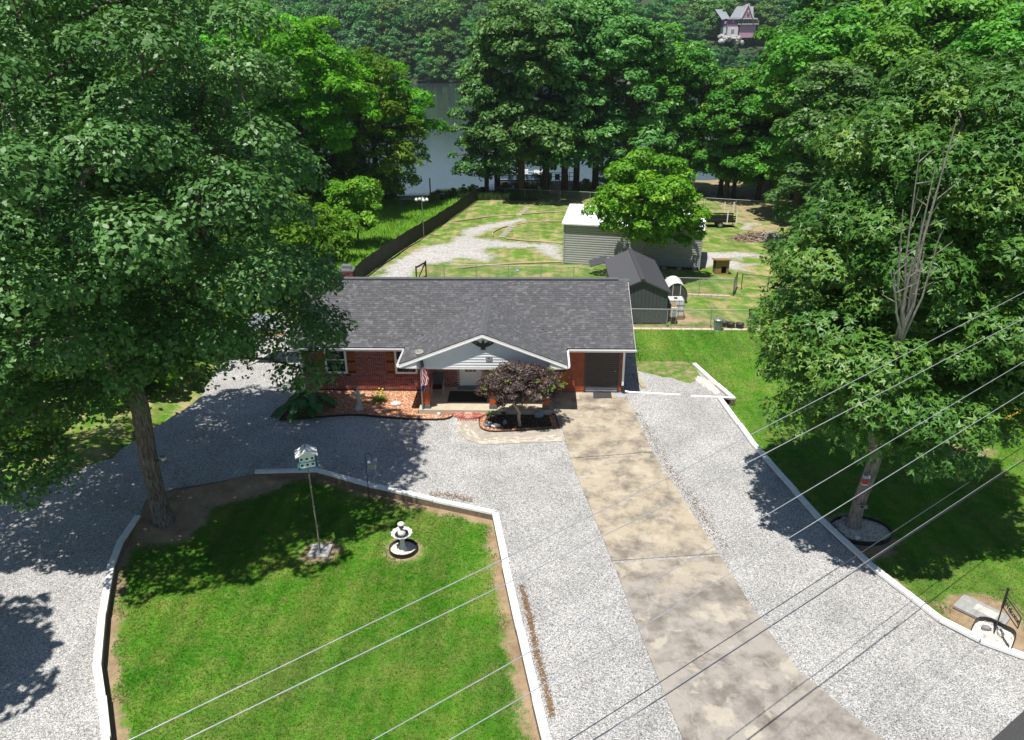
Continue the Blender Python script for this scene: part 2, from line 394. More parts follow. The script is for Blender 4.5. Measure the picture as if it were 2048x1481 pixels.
DD = [tuple(GT(x, y)[:2]) for x, y in ((850, 560), (890, 552), (905, 560), (1000, 562), (1140, 560))]
DE = [tuple(GT(x, y)[:2]) for x, y in ((975, 402), (1060, 405), (1180, 408), (1400, 421), (1560, 430))]
di = poly_sdf(X, Y, DA)
for ln, wd in ((fence_l, 0.55), (DB, 0.7), (DC, 0.35), (DD, 0.6), (DE, 1.1)): di = np.minimum(di, poly_sdf(X, Y, ln, False)-wd)
di = np.minimum(di+0.9, 9)
wood = np.maximum(sstep(96, 101, Y)*1.0, (X > 21)*sstep(70, 80, Y)); di = np.where(wood > .5, np.minimum(di, .15), di)
# neighbour's tall grass lies left of the dark fence
fx = np.interp(Y, [p[1] for p in fence_l], [p[0] for p in fence_l])
ta = np.where((Y > 50) & (X < fx-0.3), 1.0, 0.0); gr = np.where((X < fx-0.1) & (Y > 46), 9, gr); di = np.where((ta > .5) & (Y < 95), 9, di)
nx, ny = len(xs), len(ys); ii = np.arange(nx*ny).reshape(ny, nx)
Q = np.stack([ii[:-1, :-1], ii[:-1, 1:], ii[1:, 1:], ii[1:, :-1]], -1).reshape(-1, 4)
me = np_mesh('ground', np.stack([X, Y, Z], -1).reshape(-1, 3), [Q], {'gr': ('POINT', gr.ravel()), 'di': ('POINT', di.ravel()), 'ta': ('POINT', ta.ravel())}, True)
link_mesh('ground', me, M_GROUND, kind='structure', label='back yard ground of patchy grass, bare soil and pale gravel')

# gravel drive sheet with the lawn island left open
left_edge = px2([(0, 1012), (60, 978), (130, 946), (225, 918), (262, 886), (330, 846), (395, 803)])
left_edge = jitter_line([(-34, 24.0)]+left_edge+[(-17, 36), (-17, 44)], 0.5, 0.12)
gr_edge = jitter_line(px2([(1262, 741), (1300, 747), (1340, 757), (1382, 766), (1400, 752), (1392, 736)]), 0.35, 0.10)
GRAV = [(-34, 0)]+left_edge+[(-12.5, 44), (-12.5, 34.3), (4.3, 34.3), (4.3, 37.4)]+gr_edge+RT_UP+RT_LO+[(23, 12), (23, 0)]
sheet('gravel_drive', GRAV, 0.0, M_GRAVEL, holes=[[(p[0], p[1]) for p in ISLAND]], kind='structure', label='pale grey crushed stone drive around the front lawn')
rd = [tuple(G(1978, 1485)[:2]), tuple(G(2052, 1418)[:2])]; rv = (Vector(rd[1])-Vector(rd[0])).normalized()
sheet('road', [tuple(Vector(rd[0])-rv*14), tuple(Vector(rd[1])+rv*40), tuple(Vector(rd[1])+rv*40+Vector((8, -8))), tuple(Vector(rd[0])-rv*14+Vector((8, -8)))], 0.006, M_ASPH, kind='structure', label='strip of dark asphalt road at the corner')

def lawn_grid(name, x0, x1, y0, y1, zf, edgef, label, step=0.3, xfun=None):
    ny_ = int((y1-y0)/step)+1; nx_ = int((x1-x0)/step)+1
    yv = np.linspace(y0, y1, ny_); t = np.linspace(0, 1, nx_)
    Yg = np.repeat(yv[:, None], nx_, 1)
    xl = xfun(yv) if xfun else np.full(ny_, x0)
    Xg = xl[:, None]+(x1-xl)[:, None]*t[None, :]**(1.5 if xfun else 1)
    Zg = zf(Xg, Yg); ii_ = np.arange(nx_*ny_).reshape(ny_, nx_)
    q = np.stack([ii_[:-1, :-1], ii_[:-1, 1:], ii_[1:, 1:], ii_[1:, :-1]], -1).reshape(-1, 4)
    me_ = np_mesh(name, np.stack([Xg, Yg, Zg], -1).reshape(-1, 3), [q], {'edge': ('POINT', edgef(Xg, Yg).ravel())}, True)
    return link_mesh(name, me_, M_LAWN, kind='structure', label=label)
T1B = G(325, 1035); T2B = G(1705, 1055); PADP = G(641, 1103, -.2); FOUNT = G(806, 1100, -.2)
def isl_z(x, y): return -0.22*sstep(0.0, 1.3, poly_sdf(x, y, GAP, False)) + 0.03*np.sin(x*.8)*np.cos(y*.6) - 0.01
def isl_e(x, y):
    d = np.minimum(-poly_sdf(x, y, ISLAND)-0.05, poly_sdf(x, y, GAP, False)-1.1)
    d = np.where(poly_sdf(x, y, ISL_R, False) < 1.2, np.minimum(d, poly_sdf(x, y, ISL_R, False)-.12), d)
    for (c, r) in ((T1B, 1.6), (FOUNT, 0.70), (PADP, 0.66)): d = np.minimum(d, np.hypot(x-c.x, y-c.y)-r+0.35)
    return d
lawn_grid('front_lawn', -16.5, 3.6, 4.0, 27.6, isl_z, isl_e, 'green front lawn island framed by white timbers')
_rp = sorted([(p[1], p[0]) for p in RT_LO]+[(33.6, 9.0), (35.5, 8.75), (37.9, 8.35), (38.0, 4.2), (44.1, 4.2)])
_ry = [p[0] for p in _rp]; _rx = [p[1] for p in _rp]
def rt_x(y): return np.interp(y, _ry, _rx)
def rt_z(x, y):
    z = np.interp(y, [8, 15, 20, 24, 30, 34, 39, 44], [0.08, 0.06, -0.02, -0.12, -0.33, -0.30, -0.02, 0.006])
    return z+0.03*np.sin(x*.5)*np.sin(y*.4)*sstep(0.3, 2, x-rt_x(y))*(y < 42)
WELC = G(1987, 1270, .05); METER = G(1963, 1226, .05)
def rt_e(x, y):
    d = x-rt_x(y)+0.05
    d = np.where(y > 37.7, 2.0, d)
    d = np.minimum(d, np.abs(y-43.7)-0.0+0.2)
    d = np.minimum(d, np.hypot(x-T2B.x, y-T2B.y+.3)-1.0); d = np.minimum(d, np.hypot((x-WELC.x)/1.2, y-WELC.y)-0.6); d = np.minimum(d, np.hypot((x-METER.x)/1.3, y-METER.y)-0.55)
    p = G(1930, 890); d = np.minimum(d, np.hypot((x-p.x)/2, y-p.y)-.2)
    return d
lawn_grid('side_lawn', 9, 44, 8, 44.0, rt_z, rt_e, 'green side lawn right of the drive under the leaning maple', 0.3, rt_x)
# dry grass / lawn wedge between house side gravel and the side lawn
WEDGE = [(4.2, 38.2), (8.4, 38.2)]+[RT_UP[0]]+gr_edge[::-1]+[(4.2, 37.3)]
_w = sheet('lawn_wedge', WEDGE, 0.004, M_LAWN, kind='structure', label='thin dry grass beside the garage wing')

_a = _w.data.attributes.new('edge', 'FLOAT', 'POINT'); _a.data.foreach_set('value', [0.42]*len(_w.data.vertices))
# ------------------------------------------------------------------ driveway slabs
dl = [(1106, 788), (1140, 918), (1226, 1126), (1300, 1318), (1366, 1481), (1410, 1600)]; dr = [(1250, 787), (1305, 905), (1438, 1111)]
DRV = thing('driveway', 'long stained concrete driveway leading to the roll-up garage door', 'driveway', (3.5, 24, 0))
def slab(pts, **kw): B().prism(px2(pts), -0.03, 0.035).build('slab', M_CONC, DRV)
def ins(a, b, t): return (a[0]+(b[0]-a[0])*t, a[1]+(b[1]-a[1])*t)
slab([dl[0], dl[1], dr[1], dr[0]])
slab([(1141, 920.5), (1224.5, 1123), (1436.5, 1108.5), (1306.5, 907.5)])
slab([(1227, 1128), (1300, 1318), (1366, 1481), (1412, 1600), (1520, 1980), (2560, 1980), (1960, 1600), (1765, 1481), (1690, 1421), (1600, 1346), (1520, 1241), (1439.5, 1113.5)])

# ------------------------------------------------------------------ timber edgings
def edging(name, label, runs, top, bot, w=0.21, wallm=M_TIMB):
    p0 = runs[0][0]; e = thing(name, label, 'timber edging', (p0[0], p0[1], 0))
    for run in runs:
        for a, b in zip(run[:-1], run[1:]):
            A = Vector((*a, 0)); Bv = Vector((*b, 0)); L = (Bv-A).length; k = max(1, round(L/2.4))
            for j in range(k):
                p = A.lerp(Bv, j/k); q = A.lerp(Bv, (j+1)/k); d = (q-p).normalized()
                tz = top+rnd.uniform(-.016, .016); side = d.cross(Vector((0, 0, 1)))*rnd.uniform(-.018, .018)
                B().beam(p+d*.004+side+Vector((0, 0, tz-.045)), q-d*.008+side+Vector((0, 0, tz-.045)), w, .09).build('timber', M_PAINT, e)
                B().beam(p+d*.004+side+Vector((0, 0, (tz-.092+bot)/2)), q-d*.004+side+Vector((0, 0, (tz-.092+bot)/2)), w*.92, tz-.092-bot).build('lower_timber', wallm, e)
    return e
edging('timber_edging', 'white-topped timber edging curving along the left side of the front lawn', [ISL_L+[ISL_R[-1]]], 0.11, -0.35)
edging('timber_edging', 'white-topped timbers across the far end of the front lawn by the birdhouse pole', [ISL_T], 0.11, -0.35)
edging('timber_edging', 'straight white-topped timber edging between front lawn and right-hand gravel', [ISL_R], 0.11, -0.35, 0.24)
edging('timber_edging', 'short white timber edging right of the garage at the drain pipe end', [RT_UP], 0.12, -0.5)
edging('timber_edging', 'long white-topped timber edging between the drive and the side lawn', [RT_LO], 0.13, -0.5, 0.22, mat('grey wall block', (0.17, 0.165, 0.16), 0.9, var=.4, scale=9, bump=.5, bscale=25))

# ------------------------------------------------------------------ rock beds, walkway, brick landing
def scatter_stones(name, poly, z, cnt, size, m, parent, avoid=()):
    xy = []; P = np.array(poly); lo = P.min(0); hi = P.max(0)
    while len(xy) < cnt:
        c = RNG.uniform(lo, hi, (cnt*2, 2)); c = c[poly_sdf(c[:, 0], c[:, 1], poly) < -size]; xy += list(c)
    xy = np.array(xy[:cnt]); k = cnt
    base = np.array([(1, 0, 0), (0, 1, 0), (-1, 0, 0), (0, -1, 0), (0, 0, .75), (0.0, 0.0, -.3)]); fb = np.array([(0, 1, 4), (1, 2, 4), (2, 3, 4), (3, 0, 4)])
    s = RNG.uniform(.5, 1.2, (k, 1, 1))*size; j = RNG.normal(0, .22, (k, 6, 3)); a = RNG.uniform(0, 6.28, k)
    v = (base[None]+j)*s; ca, sa = np.cos(a)[:, None], np.sin(a)[:, None]
    v = np.stack([v[..., 0]*ca-v[..., 1]*sa, v[..., 0]*sa+v[..., 1]*ca, v[..., 2]], -1)
    w = wloc(parent) if parent else Vector((0, 0, 0))
    v[..., 0] += xy[:, 0:1]-w.x; v[..., 1] += xy[:, 1:2]-w.y; v[..., 2] += z-w.z
    f = (fb[None]+np.arange(k)[:, None, None]*6).reshape(-1, 3)
    me_ = np_mesh(name, v.reshape(-1, 3), [f], {'tone': ('FACE', np.repeat(RNG.random(k), 4))})
    return link_mesh(name, me_, m, parent, kind='stuff')
def bed(label, poly, m, ms, cnt, size, edge=True, z=0.03, name='rock_bed', ez=0.07, cat='rock bed', closed=True):
    c = poly[0]; t = thing(name, label, cat, (c[0], c[1], 0))
    B().prism(poly, z-.08, z).build('bed_surface', m, t)
    scatter_stones('stones', poly, z, cnt, size, ms, t)
    if edge:
        b = B(); n_ = len(poly)
        for i in range(n_ if closed else n_-1):
            b.beam((*poly[i], z+ez/2-.03), (*poly[(i+1) % n_], z+ez/2-.03), .025, ez+.06)
        b.build('edging_strip', M_EDGE, t)
    return t
bedL = smooth_line(px2([(560, 842), (620, 838), (665, 834), (712, 831), (770, 837), (830, 841), (885, 842), (906, 836), (908, 827), (899, 822)]), 1)+[(-5.55, 31.75), (-5.55, 34.2), (-11.6, 34.2)]
bed('orange lava rock bed along the brick front wall left of the porch', bedL, M_LAVA, M_LAVAS, 5200, .035)
zb = lambda pts: px2([(860+x/5.696, 640+y/5.696) for x, y in pts])
inner = smooth_line(zb([(560, 1155), (558, 1220), (600, 1262), (690, 1288), (900, 1282), (1100, 1272), (1475, 1246)]), 1)
bedR = inner+[tuple(G(1110, 832)[:2]), (0.62, 31.75)]+[(-2.75, 31.75)]+zb([(590, 1100)])
bed('lava rock and dark mulch bed under the burgundy shrub', bedR, M_LAVA, M_LAVAS, 2600, .035)
M_MULCH = m_speck('dark mulch', [(0, (0.012, 0.010, 0.009)), (.5, (0.04, 0.032, 0.026)), (1, (0.09, 0.075, 0.06))], 18)
mul = [(p[0]*.84-.9*.16, p[1]*.80+31.25*.20) for p in bedR]
WALK = thing('walkway', 'curved pale paver walkway from the drive to the brick landing', 'walkway', (-2, 29.5, 0))
outer = smooth_line(zb([(312, 1156), (300, 1210), (340, 1300), (420, 1370), (560, 1420), (720, 1426), (1000, 1411), (1300, 1397), (1542, 1384)]), 2)
mid = []
M_PAVE = m_stones('pale pavers', [(0, (0.42, 0.38, 0.31)), (.3, (0.50, 0.455, 0.38)), (.6, (0.37, 0.33, 0.275)), (.8, (0.56, 0.52, 0.45))])
M_PATH = mat('walkway concrete', (0.36, 0.32, 0.27), .9, var=.25, scale=3, bump=.2, obj=False)
wp = outer+inner[::-1]
B().prism(wp, -.03, .028).build('base', M_PATH, WALK)
# bricks laid in courses along the outer rim
def arc_pts(line, step):
    out = []; acc = 0.0
    for a, b in zip(line[:-1], line[1:]):
        A = Vector(a); D = Vector(b)-A; L = D.length
        while acc <= L: out.append((A+D*(acc/L), D/L)); acc += step
        acc -= L
    return out
pv_mesh = {}
def unit_mesh(key, d, m, bev=0.0):
    if key not in pv_mesh:
        o = B().box((0, 0, 0), d); me_ = bpy.data.meshes.new(key); me_.from_pydata(o.v, [], o.f)
        bm = bmesh.new(); bm.from_mesh(me_); bmesh.ops.recalc_face_normals(bm, faces=bm.faces)
        if bev: bmesh.ops.bevel(bm, geom=bm.edges[:], offset=bev, segments=1, affect='EDGES')
        bm.to_mesh(me_); bm.free(); me_.materials.append(m); pv_mesh[key] = me_
    return pv_mesh[key]
def piece(name, key, d, m, parent, loc, rot=None, scale=None, bev=0.0):
    o = bpy.data.objects.new(name, unit_mesh(key, d, m, bev)); COL.objects.link(o); o.parent = parent
    mm_ = (rot or Matrix.Identity(3)).to_4x4(); 
    if scale: mm_ = mm_ @ Matrix.Diagonal((*scale, 1))
    mm_.translation = Vector(loc)-wloc(parent); o.matrix_basis = mm_; return o
for row in range(5):
    for q, d in arc_pts(outer, .235)[(row % 2):]:
        nrm = Vector((-d.y, d.x)); off = .06+row*.118; c = q+nrm*off+d*(row % 2)*.11
        if poly_sdf(np.array([c.x]), np.array([c.y]), wp)[0] > -.05 or c.y > 31.0: continue
        piece('paver', 'paver', (.222, .105, .03), M_PAVE, WALK, (c.x, c.y, .022+rnd.uniform(-.003, .003)), Matrix.Rotation(math.atan2(d.y, d.x)+rnd.uniform(-.02, .02), 3, 'Z'), bev=.006)
M_BRICKR = m_stones('red landing brick', [(0, (0.36, 0.105, 0.075)), (.25, (0.44, 0.16, 0.12)), (.5, (0.30, 0.085, 0.06)), (.75, (0.50, 0.24, 0.19))])
LAND = thing('brick_landing', 'rounded red brick step below the porch slab', 'brick step', (-3.27, 31.0, 0))
lc = Vector((-3.16, 31.70)); lr = .82
half = [(lc.x+lr*math.cos(t)*1.0, lc.y-lr*.66*math.sin(t)) for t in np.linspace(0, math.pi, 25)]
M_MORT = mat('mortar', (0.56, 0.52, 0.49), .95, var=.15, scale=20)
B().prism(half, -.03, .12).build('mortar_bed', M_MORT, LAND)
B().prism([(-3.68, 31.01), (-2.48, 31.01), (-2.48, 31.6), (-3.68, 31.6)], -.03, .026).build('lower_bed', M_MORT, LAND)
for rr in range(6):
    rad = lr-.09-rr*.2
    if rad < .1: break
    nb = max(4, int(math.pi*rad/.1))
    for k in range(nb):
        t = math.pi*(k+.5)/nb; x = lc.x+rad*math.cos(t); y = lc.y-rad*.66*math.sin(t)
        if y > 31.62: continue
        piece('brick', 'landbrick', (.19, .09, .04), M_BRICKR, LAND, (x, y, .122), Matrix.Rotation(math.atan2(-.66*math.sin(t), math.cos(t)), 3, 'Z'), bev=.004)
for i in range(5):
    for j in range(2):
        x = -3.60+i*.235; y = 31.12+j*.21
        piece('brick', 'landbrick', (.19, .09, .04), M_BRICKR, LAND, (x, y, .024), Matrix.Rotation(math.pi/2, 3, 'Z'))
        piece('brick', 'landbrick', (.19, .09, .04), M_BRICKR, LAND, (x+.117, y, .024), Matrix.Rotation(math.pi/2, 3, 'Z'))

# ------------------------------------------------------------------ lake and the far hill
def m_water():
    n = N('lake water'); p = n.pos()
    mp = n.new('Mapping'); n.link(p, mp.inputs[0]); mp.inputs['Scale'].default_value = (0.5, 1.3, 1)
    n.bump(n.noise(mp.outputs[0], 1.4, 4, 0.6), 0.22, 0.10)
    return n.done(n.mix(n.noise(p, .02, 3), (0.030, 0.050, 0.060), (0.045, 0.055, 0.050)), 0.07, spec=0.5)
sheet('lake', [(-420, 88), (520, 88), (520, 372), (-420, 372)], LAKE, m_water(), kind='structure', label='calm lake reaching to the wooded far shore')
def hill(x, y):
    return LAKE-0.8+3.2*sstep(348, 358, y)+10.5*sstep(355, 375, y)+13*sstep(385, 450, y)+26*sstep(440, 620, y)
hx = np.linspace(-420, 520, 60); hy = np.linspace(344, 680, 40); HX, HY = np.meshgrid(hx, hy); HZ = hill(HX, HY)+1.2*np.sin(HX*.03)
ii = np.arange(60*40).reshape(40, 60); Q = np.stack([ii[:-1, :-1], ii[:-1, 1:], ii[1:, 1:], ii[1:, :-1]], -1).reshape(-1, 4)
link_mesh('far_hillside', np_mesh('far_hillside', np.stack([HX, HY, HZ], -1).reshape(-1, 3), [Q], None, True), mat('forest floor', (0.035, 0.05, 0.02), .95, var=.4, scale=.2, obj=False), kind='structure', label='wooded hillside across the lake')
# ------------------------------------------------------------------ the house
HY0, HX0, HX1, HY1 = 34.26, -11.6, 4.33, 42.4
M_SHING = m_stones('roof shingles', [(0, (0.088, 0.089, 0.096)), (.22, (0.102, 0.103, 0.111)), (.48, (0.115, 0.116, 0.125)), (.66, (0.094, 0.095, 0.103)), (.82, (0.130, 0.131, 0.141)), (.93, (0.150, 0.151, 0.160))])
M_FELT = mat('roof deck', (0.05, 0.05, 0.055), .9)
BRK = [(0, (0.245, 0.050, 0.040)), (.2, (0.30, 0.070, 0.052)), (.4, (0.20, 0.042, 0.036)), (.6, (0.36, 0.098, 0.075)), (.78, (0.085, 0.045, 0.044)), (.9, (0.27, 0.085, 0.07))]
M_BRICK = m_stones('wall brick', BRK)
M_WHITE = mat('white vinyl trim', (0.80, 0.80, 0.80), .45, var=.04, scale=3)
M_SIDE = mat('white lap siding', (0.74, 0.75, 0.77), .5, var=.05, scale=3)
M_STAIN = mat('red stained board', (0.33, 0.070, 0.020), .55, var=.4, scale=2.5, bump=.2, bscale=25)
M_SHUT = mat('dark stained shutter', (0.27, 0.075, 0.018), .6, var=.35, scale=5)
M_TEAL = mat('teal grey paint', (0.085, 0.14, 0.16), .6, var=.1)
M_BROWND = mat('bronze steel slat', (0.060, 0.053, 0.050), .38, metal=.2, var=.1)
M_BLACK = mat('black metal', (0.012, 0.012, 0.013), .4, var=.2)
M_GREYC = mat('porch concrete', (0.46, 0.40, 0.30), .85, var=.12, scale=2.5, bump=.15, obj=False)
M_GALV = mat('galvanised steel', (0.42, 0.43, 0.44), .35, metal=.7, var=.1)
def m_glass():
    n = N('window glass'); p = n.pos(); return n.done(n.mix(n.noise(p, 1.2, 2), (0.010, 0.014, 0.018), (0.03, 0.04, 0.045)), .06, spec=.6)
M_GLASS = m_glass()
HOUSE = thing('house', 'single-storey red brick ranch house with grey shingle roof and gabled porch', 'house', (-3.6, 38.3, 0))
# walls
win = [(-10.45, -9.37, .95, 2.3), (-6.97, -5.88, .95, 2.3)]; door = (-3.78, -2.72, .33, 2.42); gar = (2.44, 4.0, .06, 2.2)
wl_ = B().mm(HX0, 0.0, HY0, HY0+.2, -.3, 2.5)
wl_.mm(HX0, HX0+.2, HY0+.2, HY1, -.3, 2.5).mm(HX0, HX1-.02, HY1-.2, HY1, -.3, 2.5)
wl_.build('mortar_wall', M_MORT, HOUSE)
wl2 = B().mm(0.003, HX1-.02, HY0+.012, HY0+.2, -.2, 2.5)
wl2.mm(HX1-.2, HX1-.02, HY0+.2, HY1-.2, -.2, 2.5)
wl2.build('garage_wall', mat('sheathing', (.12, .035, .015), .8), HOUSE)
for xx in (HX0+.02, HX1-.1):
    B().extr([(xx, HY0+.1, 2.5), (xx, HY1-.1, 2.5), (xx, 38.2, 4.45)], (.08, 0, 0)).build('gable_wall', M_SIDE, HOUSE)
# bricks: the ones that show largest are separate, the rest one mesh
bj = B(); tones = []; cnt = 0; bh, bl = .0665, .2135
big = []
z = -.26; row = 0
while z < 2.45:
    x = HX0+(row % 2)*bl/2
    while x < 0.0-.05:
        x1 = min(x+bl-.012, 0.0); c = (x+x1)/2; zz = z+bh/2
        hit = any(a-.02 < c < b+.02 and p-.16 < zz < q+.05 for a, b, p, q in win) or (door[0]-.1 < c < door[1]+.1 and zz < door[3]+.1)
        if not hit and x1-x > .04:
            if c < -5.5 and c > -11.2 and zz < .62 and cnt < 300:
                piece('brick', 'wallbrick', (bl-.017, .03, bh-.018), M_BRICK, HOUSE, (c, HY0-.004, zz)); cnt += 1
            else:
                bj.box((c, HY0-.004, zz), (x1-x-.005, .03, bh-.018)); tones += [rnd.random()]*6
        x += bl
    z += bh; row += 1
for (a, b, p, q) in win:                       # rowlock course below each window
    x = a-.1
    while x < b+.1: bj.box((x+.035, HY0-.012, p-.085), (.058, .05, .13)); tones += [rnd.random()]*6; x += .07
tones = []
for i in range(len(bj.f)//6): tones += [rnd.random()]*6
bj.build('brickwork', M_BRICK, HOUSE, kind='stuff', attrs={'tone': ('FACE', tones)})
# windows with shutters
for (a, b, p, q) in win:
    fr = B(); y = HY0-.03
    for (u0, u1, v0, v1) in ((a, a+.09, p, q), (b-.09, b, p, q), (a+.09, b-.09, q-.08, q), (a+.09, b-.09, p, p+.1)): fr.mm(u0, u1, y, y+.08, v0, v1)
    w = fr.build('window', M_WHITE, HOUSE)
    mz = (p+q)/2+.06
    B().mm(a+.09, b-.09, y+.002, y+.028, mz-.025, mz+.025).build('meeting_rail', M_WHITE, w)
    for (v0, v1) in ((p+.1, mz-.025), (mz+.025, q-.08)): B().mm(a+.09, b-.09, y+.014, y+.024, v0, v1).build('pane', M_GLASS, w)
    mb = B()
    for k in (1, 2): mb.mm(a+.09+k*(b-a-.18)/3-.008, a+.09+k*(b-a-.18)/3+.008, y+.008, y+.013, p+.1, q-.08)
    mb.build('muntins', mat('muntin', (.20, .21, .22), .5), w)
    for sx0 in (a-.43, b+.03):
        sh = B().mm(sx0, sx0+.40, y+.02, y+.05, p+.0, q).build('shutter', M_SHUT, HOUSE)
        for k in range(4): B().mm(sx0+.004+k*.1, sx0+.096+k*.1, y-.004, y+.019, p+.004, q-.004).build('board', M_SHUT, sh)
        for zc in (p+.09, (p+q)/2-.02, q-.15): B().mm(sx0+.01, sx0+.39, y-.022, y-.005, zc-.05, zc+.05).build('batten', mat('dark batten', (.02, .008, .005), .6), sh)
# front door (white storm door), step
y = HY0-.05; a, b, p, q = door
dr_ = B().mm(a, a+.1, y, y+.12, p, q).mm(b-.1, b, y, y+.12, p, q).mm(a+.1, b-.1, y, y+.12, q-.1, q).build('door', M_WHITE, HOUSE)
pn = B(); pn.mm(a+.105, b-.105, y+.03, y+.08, p+.02, p+.75); pn.mm(a+.105, a+.25, y+.03, y+.08, p+.75, q-.1); pn.mm(b-.25, b-.105, y+.03, y+.08, p+.75, q-.1); pn.mm(a+.25, b-.25, y+.03, y+.08, q-.22, q-.1)
pn.build('door_leaf', M_WHITE, dr_); B().mm(a+.25, b-.25, y+.034, y+.044, p+.75, q-.22).build('pane', M_GLASS, dr_)
mb = B()
for k in (1, 2): mb.mm(a+.25+k*(b-a-.5)/3-.01, a+.25+k*(b-a-.5)/3+.01, y+.024, y+.033, p+.75, q-.22)
for k in (1, 2, 3): mb.mm(a+.25, b-.25, y+.025, y+.0325, p+.75+k*.28-.01, p+.75+k*.28+.01)
mb.build('muntins', M_WHITE, dr_)
B().mm(b-.22, b-.19, y-.02, y+.03, p+1.0, p+1.22).build('handle', mat('brass', (.5, .36, .14), .3, metal=.8), dr_)
B().mm(a-.1, b+.1, HY0-.36, HY0-.035, .25, .33).build('door_step', M_TEAL, HOUSE)
# garage wing boards and roll-up door
k = 0; z = -.02
while z < 2.45:
    z1 = min(z+.142, 2.47); spans = [(0.01, gar[0]-.08), (gar[1]+.08, HX1-.03)] if z < gar[3]+.05 else [(0.01, HX1-.03)]
    for (s0, s1) in spans:
        cuts = [s0]+([s0+(s1-s0)*(.35+.3*((k*37) % 10)/10)] if s1-s0 > 1.2 else [])+[s1]
        for c0, c1 in zip(cuts[:-1], cuts[1:]):
            bd = B(); bd.add([(c0+.002, HY0-.034, z), (c1-.002, HY0-.034, z), (c1-.002, HY0-.004, z1), (c0+.002, HY0-.004, z1), (c0+.002, HY0+.01, z), (c1-.002, HY0+.01, z), (c1-.002, HY0+.01, z1), (c0+.002, HY0+.01, z1)],
                   [(0, 1, 2, 3), (5, 4, 7, 6), (1, 0, 4, 5), (3, 2, 6, 7), (0, 3, 7, 4), (2, 1, 5, 6)])
            bd.build('siding_board', M_STAIN, HOUSE)
    z += .142; k += 1
M_JAMB = mat('dark brown jamb', (.05, .04, .036), .5)
for xx in (gar[0]-.08, gar[1]): B().mm(xx, xx+.08, HY0-.05, HY0+.011, .04, gar[3]).build('door_jamb', M_JAMB, HOUSE)
B().mm(gar[0]-.08, gar[1]+.08, HY0-.05, HY0+.011, gar[3], gar[3]+.08).build('door_jamb', M_JAMB, HOUSE)
gd = B().mm(gar[0], gar[1], HY0-.005, HY0+.011, .05, gar[3]).build('roll_up_door', M_BROWND, HOUSE)
ns = 19; dz = (gar[3]-.17)/ns
for i in range(ns):
    z0 = .15+i*dz
    sl_ = B(); sl_.add([(gar[0]+.005, HY0-.006, z0), (gar[1]-.005, HY0-.006, z0), (gar[1]-.005, HY0-.03, z0+dz*.3), (gar[0]+.005, HY0-.03, z0+dz*.3), (gar[1]-.005, HY0-.03, z0+dz*.75), (gar[0]+.005, HY0-.03, z0+dz*.75), (gar[1]-.005, HY0-.006, z0+dz*.97), (gar[0]+.005, HY0-.006, z0+dz*.97)],
            [(0, 1, 2, 3), (3, 2, 4, 5), (5, 4, 6, 7)]).build('slat', M_BROWND, gd)
B().mm(gar[0]+.005, gar[1]-.005, HY0-.045, HY0-.007, .06, .145).build('bottom_bar', mat('grey bar', (.30, .32, .37), .4, metal=.4), gd)
B().mm(3.1, 3.3, HY0-.07, HY0-.046, .09, .12).build('handle', M_GALV, gd)
B().mm(3.86, 3.9, HY0-.05, HY0-.03, 1.15, 1.19).build('lock', M_GALV, gd)
# porch slab and posts
B().mm(-5.5, .72, 31.68, 33.9, -.05, .25).mm(-5.5, 0.0, 33.9, HY0-.02, -.05, .249).build('porch_slab', M_GREYC, HOUSE)
for px_, py_ in ((855, 812), (987, 812), (1092, 813)):
    g = G(px_, py_, .25); gx, gy = g.x, 31.98
    po = B().mm(gx-.15, gx+.15, gy-.15, gy+.15, .42, 2.35).build('porch_post', mat('orange red post', (.46, .085, .020), .5, var=.12), HOUSE)
    B().mm(gx-.18, gx+.18, gy-.18, gy+.18, .25, .42).build('base', M_TEAL, po); B().mm(gx-.18, gx+.18, gy-.18, gy+.18, 2.35, 2.52).build('capital', M_TEAL, po)
# ---- roofs
EY, EZ, RY, RZ_ = 33.72, 2.56, 38.2, 4.62; SL = (RZ_-EZ)/(RY-EY); BY = 2*RY-EY
PX, PE, PF, PAZ, PEZ = -2.42, 3.83, 31.55, 4.12, 2.62; PS = (PAZ-PEZ)/PE
rx0, rx1 = HX0-.4, 4.72
n0 = Vector((0, -SL, 1)).normalized()
deck = B()
deck.extr([(rx0, EY, EZ), (rx1, EY, EZ), (rx1, RY, RZ_), (rx0, RY, RZ_)], (0, 0, -.12)); deck.extr([(rx0, BY, EZ), (rx0, RY, RZ_), (rx1, RY, RZ_), (rx1, BY, EZ)], (0, 0, -.12))
roof = deck.build('roof', M_FELT, HOUSE)
def valley_y(z): return EY+(z-EZ)/SL
pdk = B()
for s in (-1, 1):
    pdk.extr([(PX+s*PE, PF, PEZ), (PX, PF, PAZ), (PX, valley_y(PAZ)+.1, PAZ), (PX+s*PE, valley_y(PEZ)+.1, PEZ)], (0, 0, -.10))
proof = pdk.build('porch_roof', M_FELT, HOUSE)
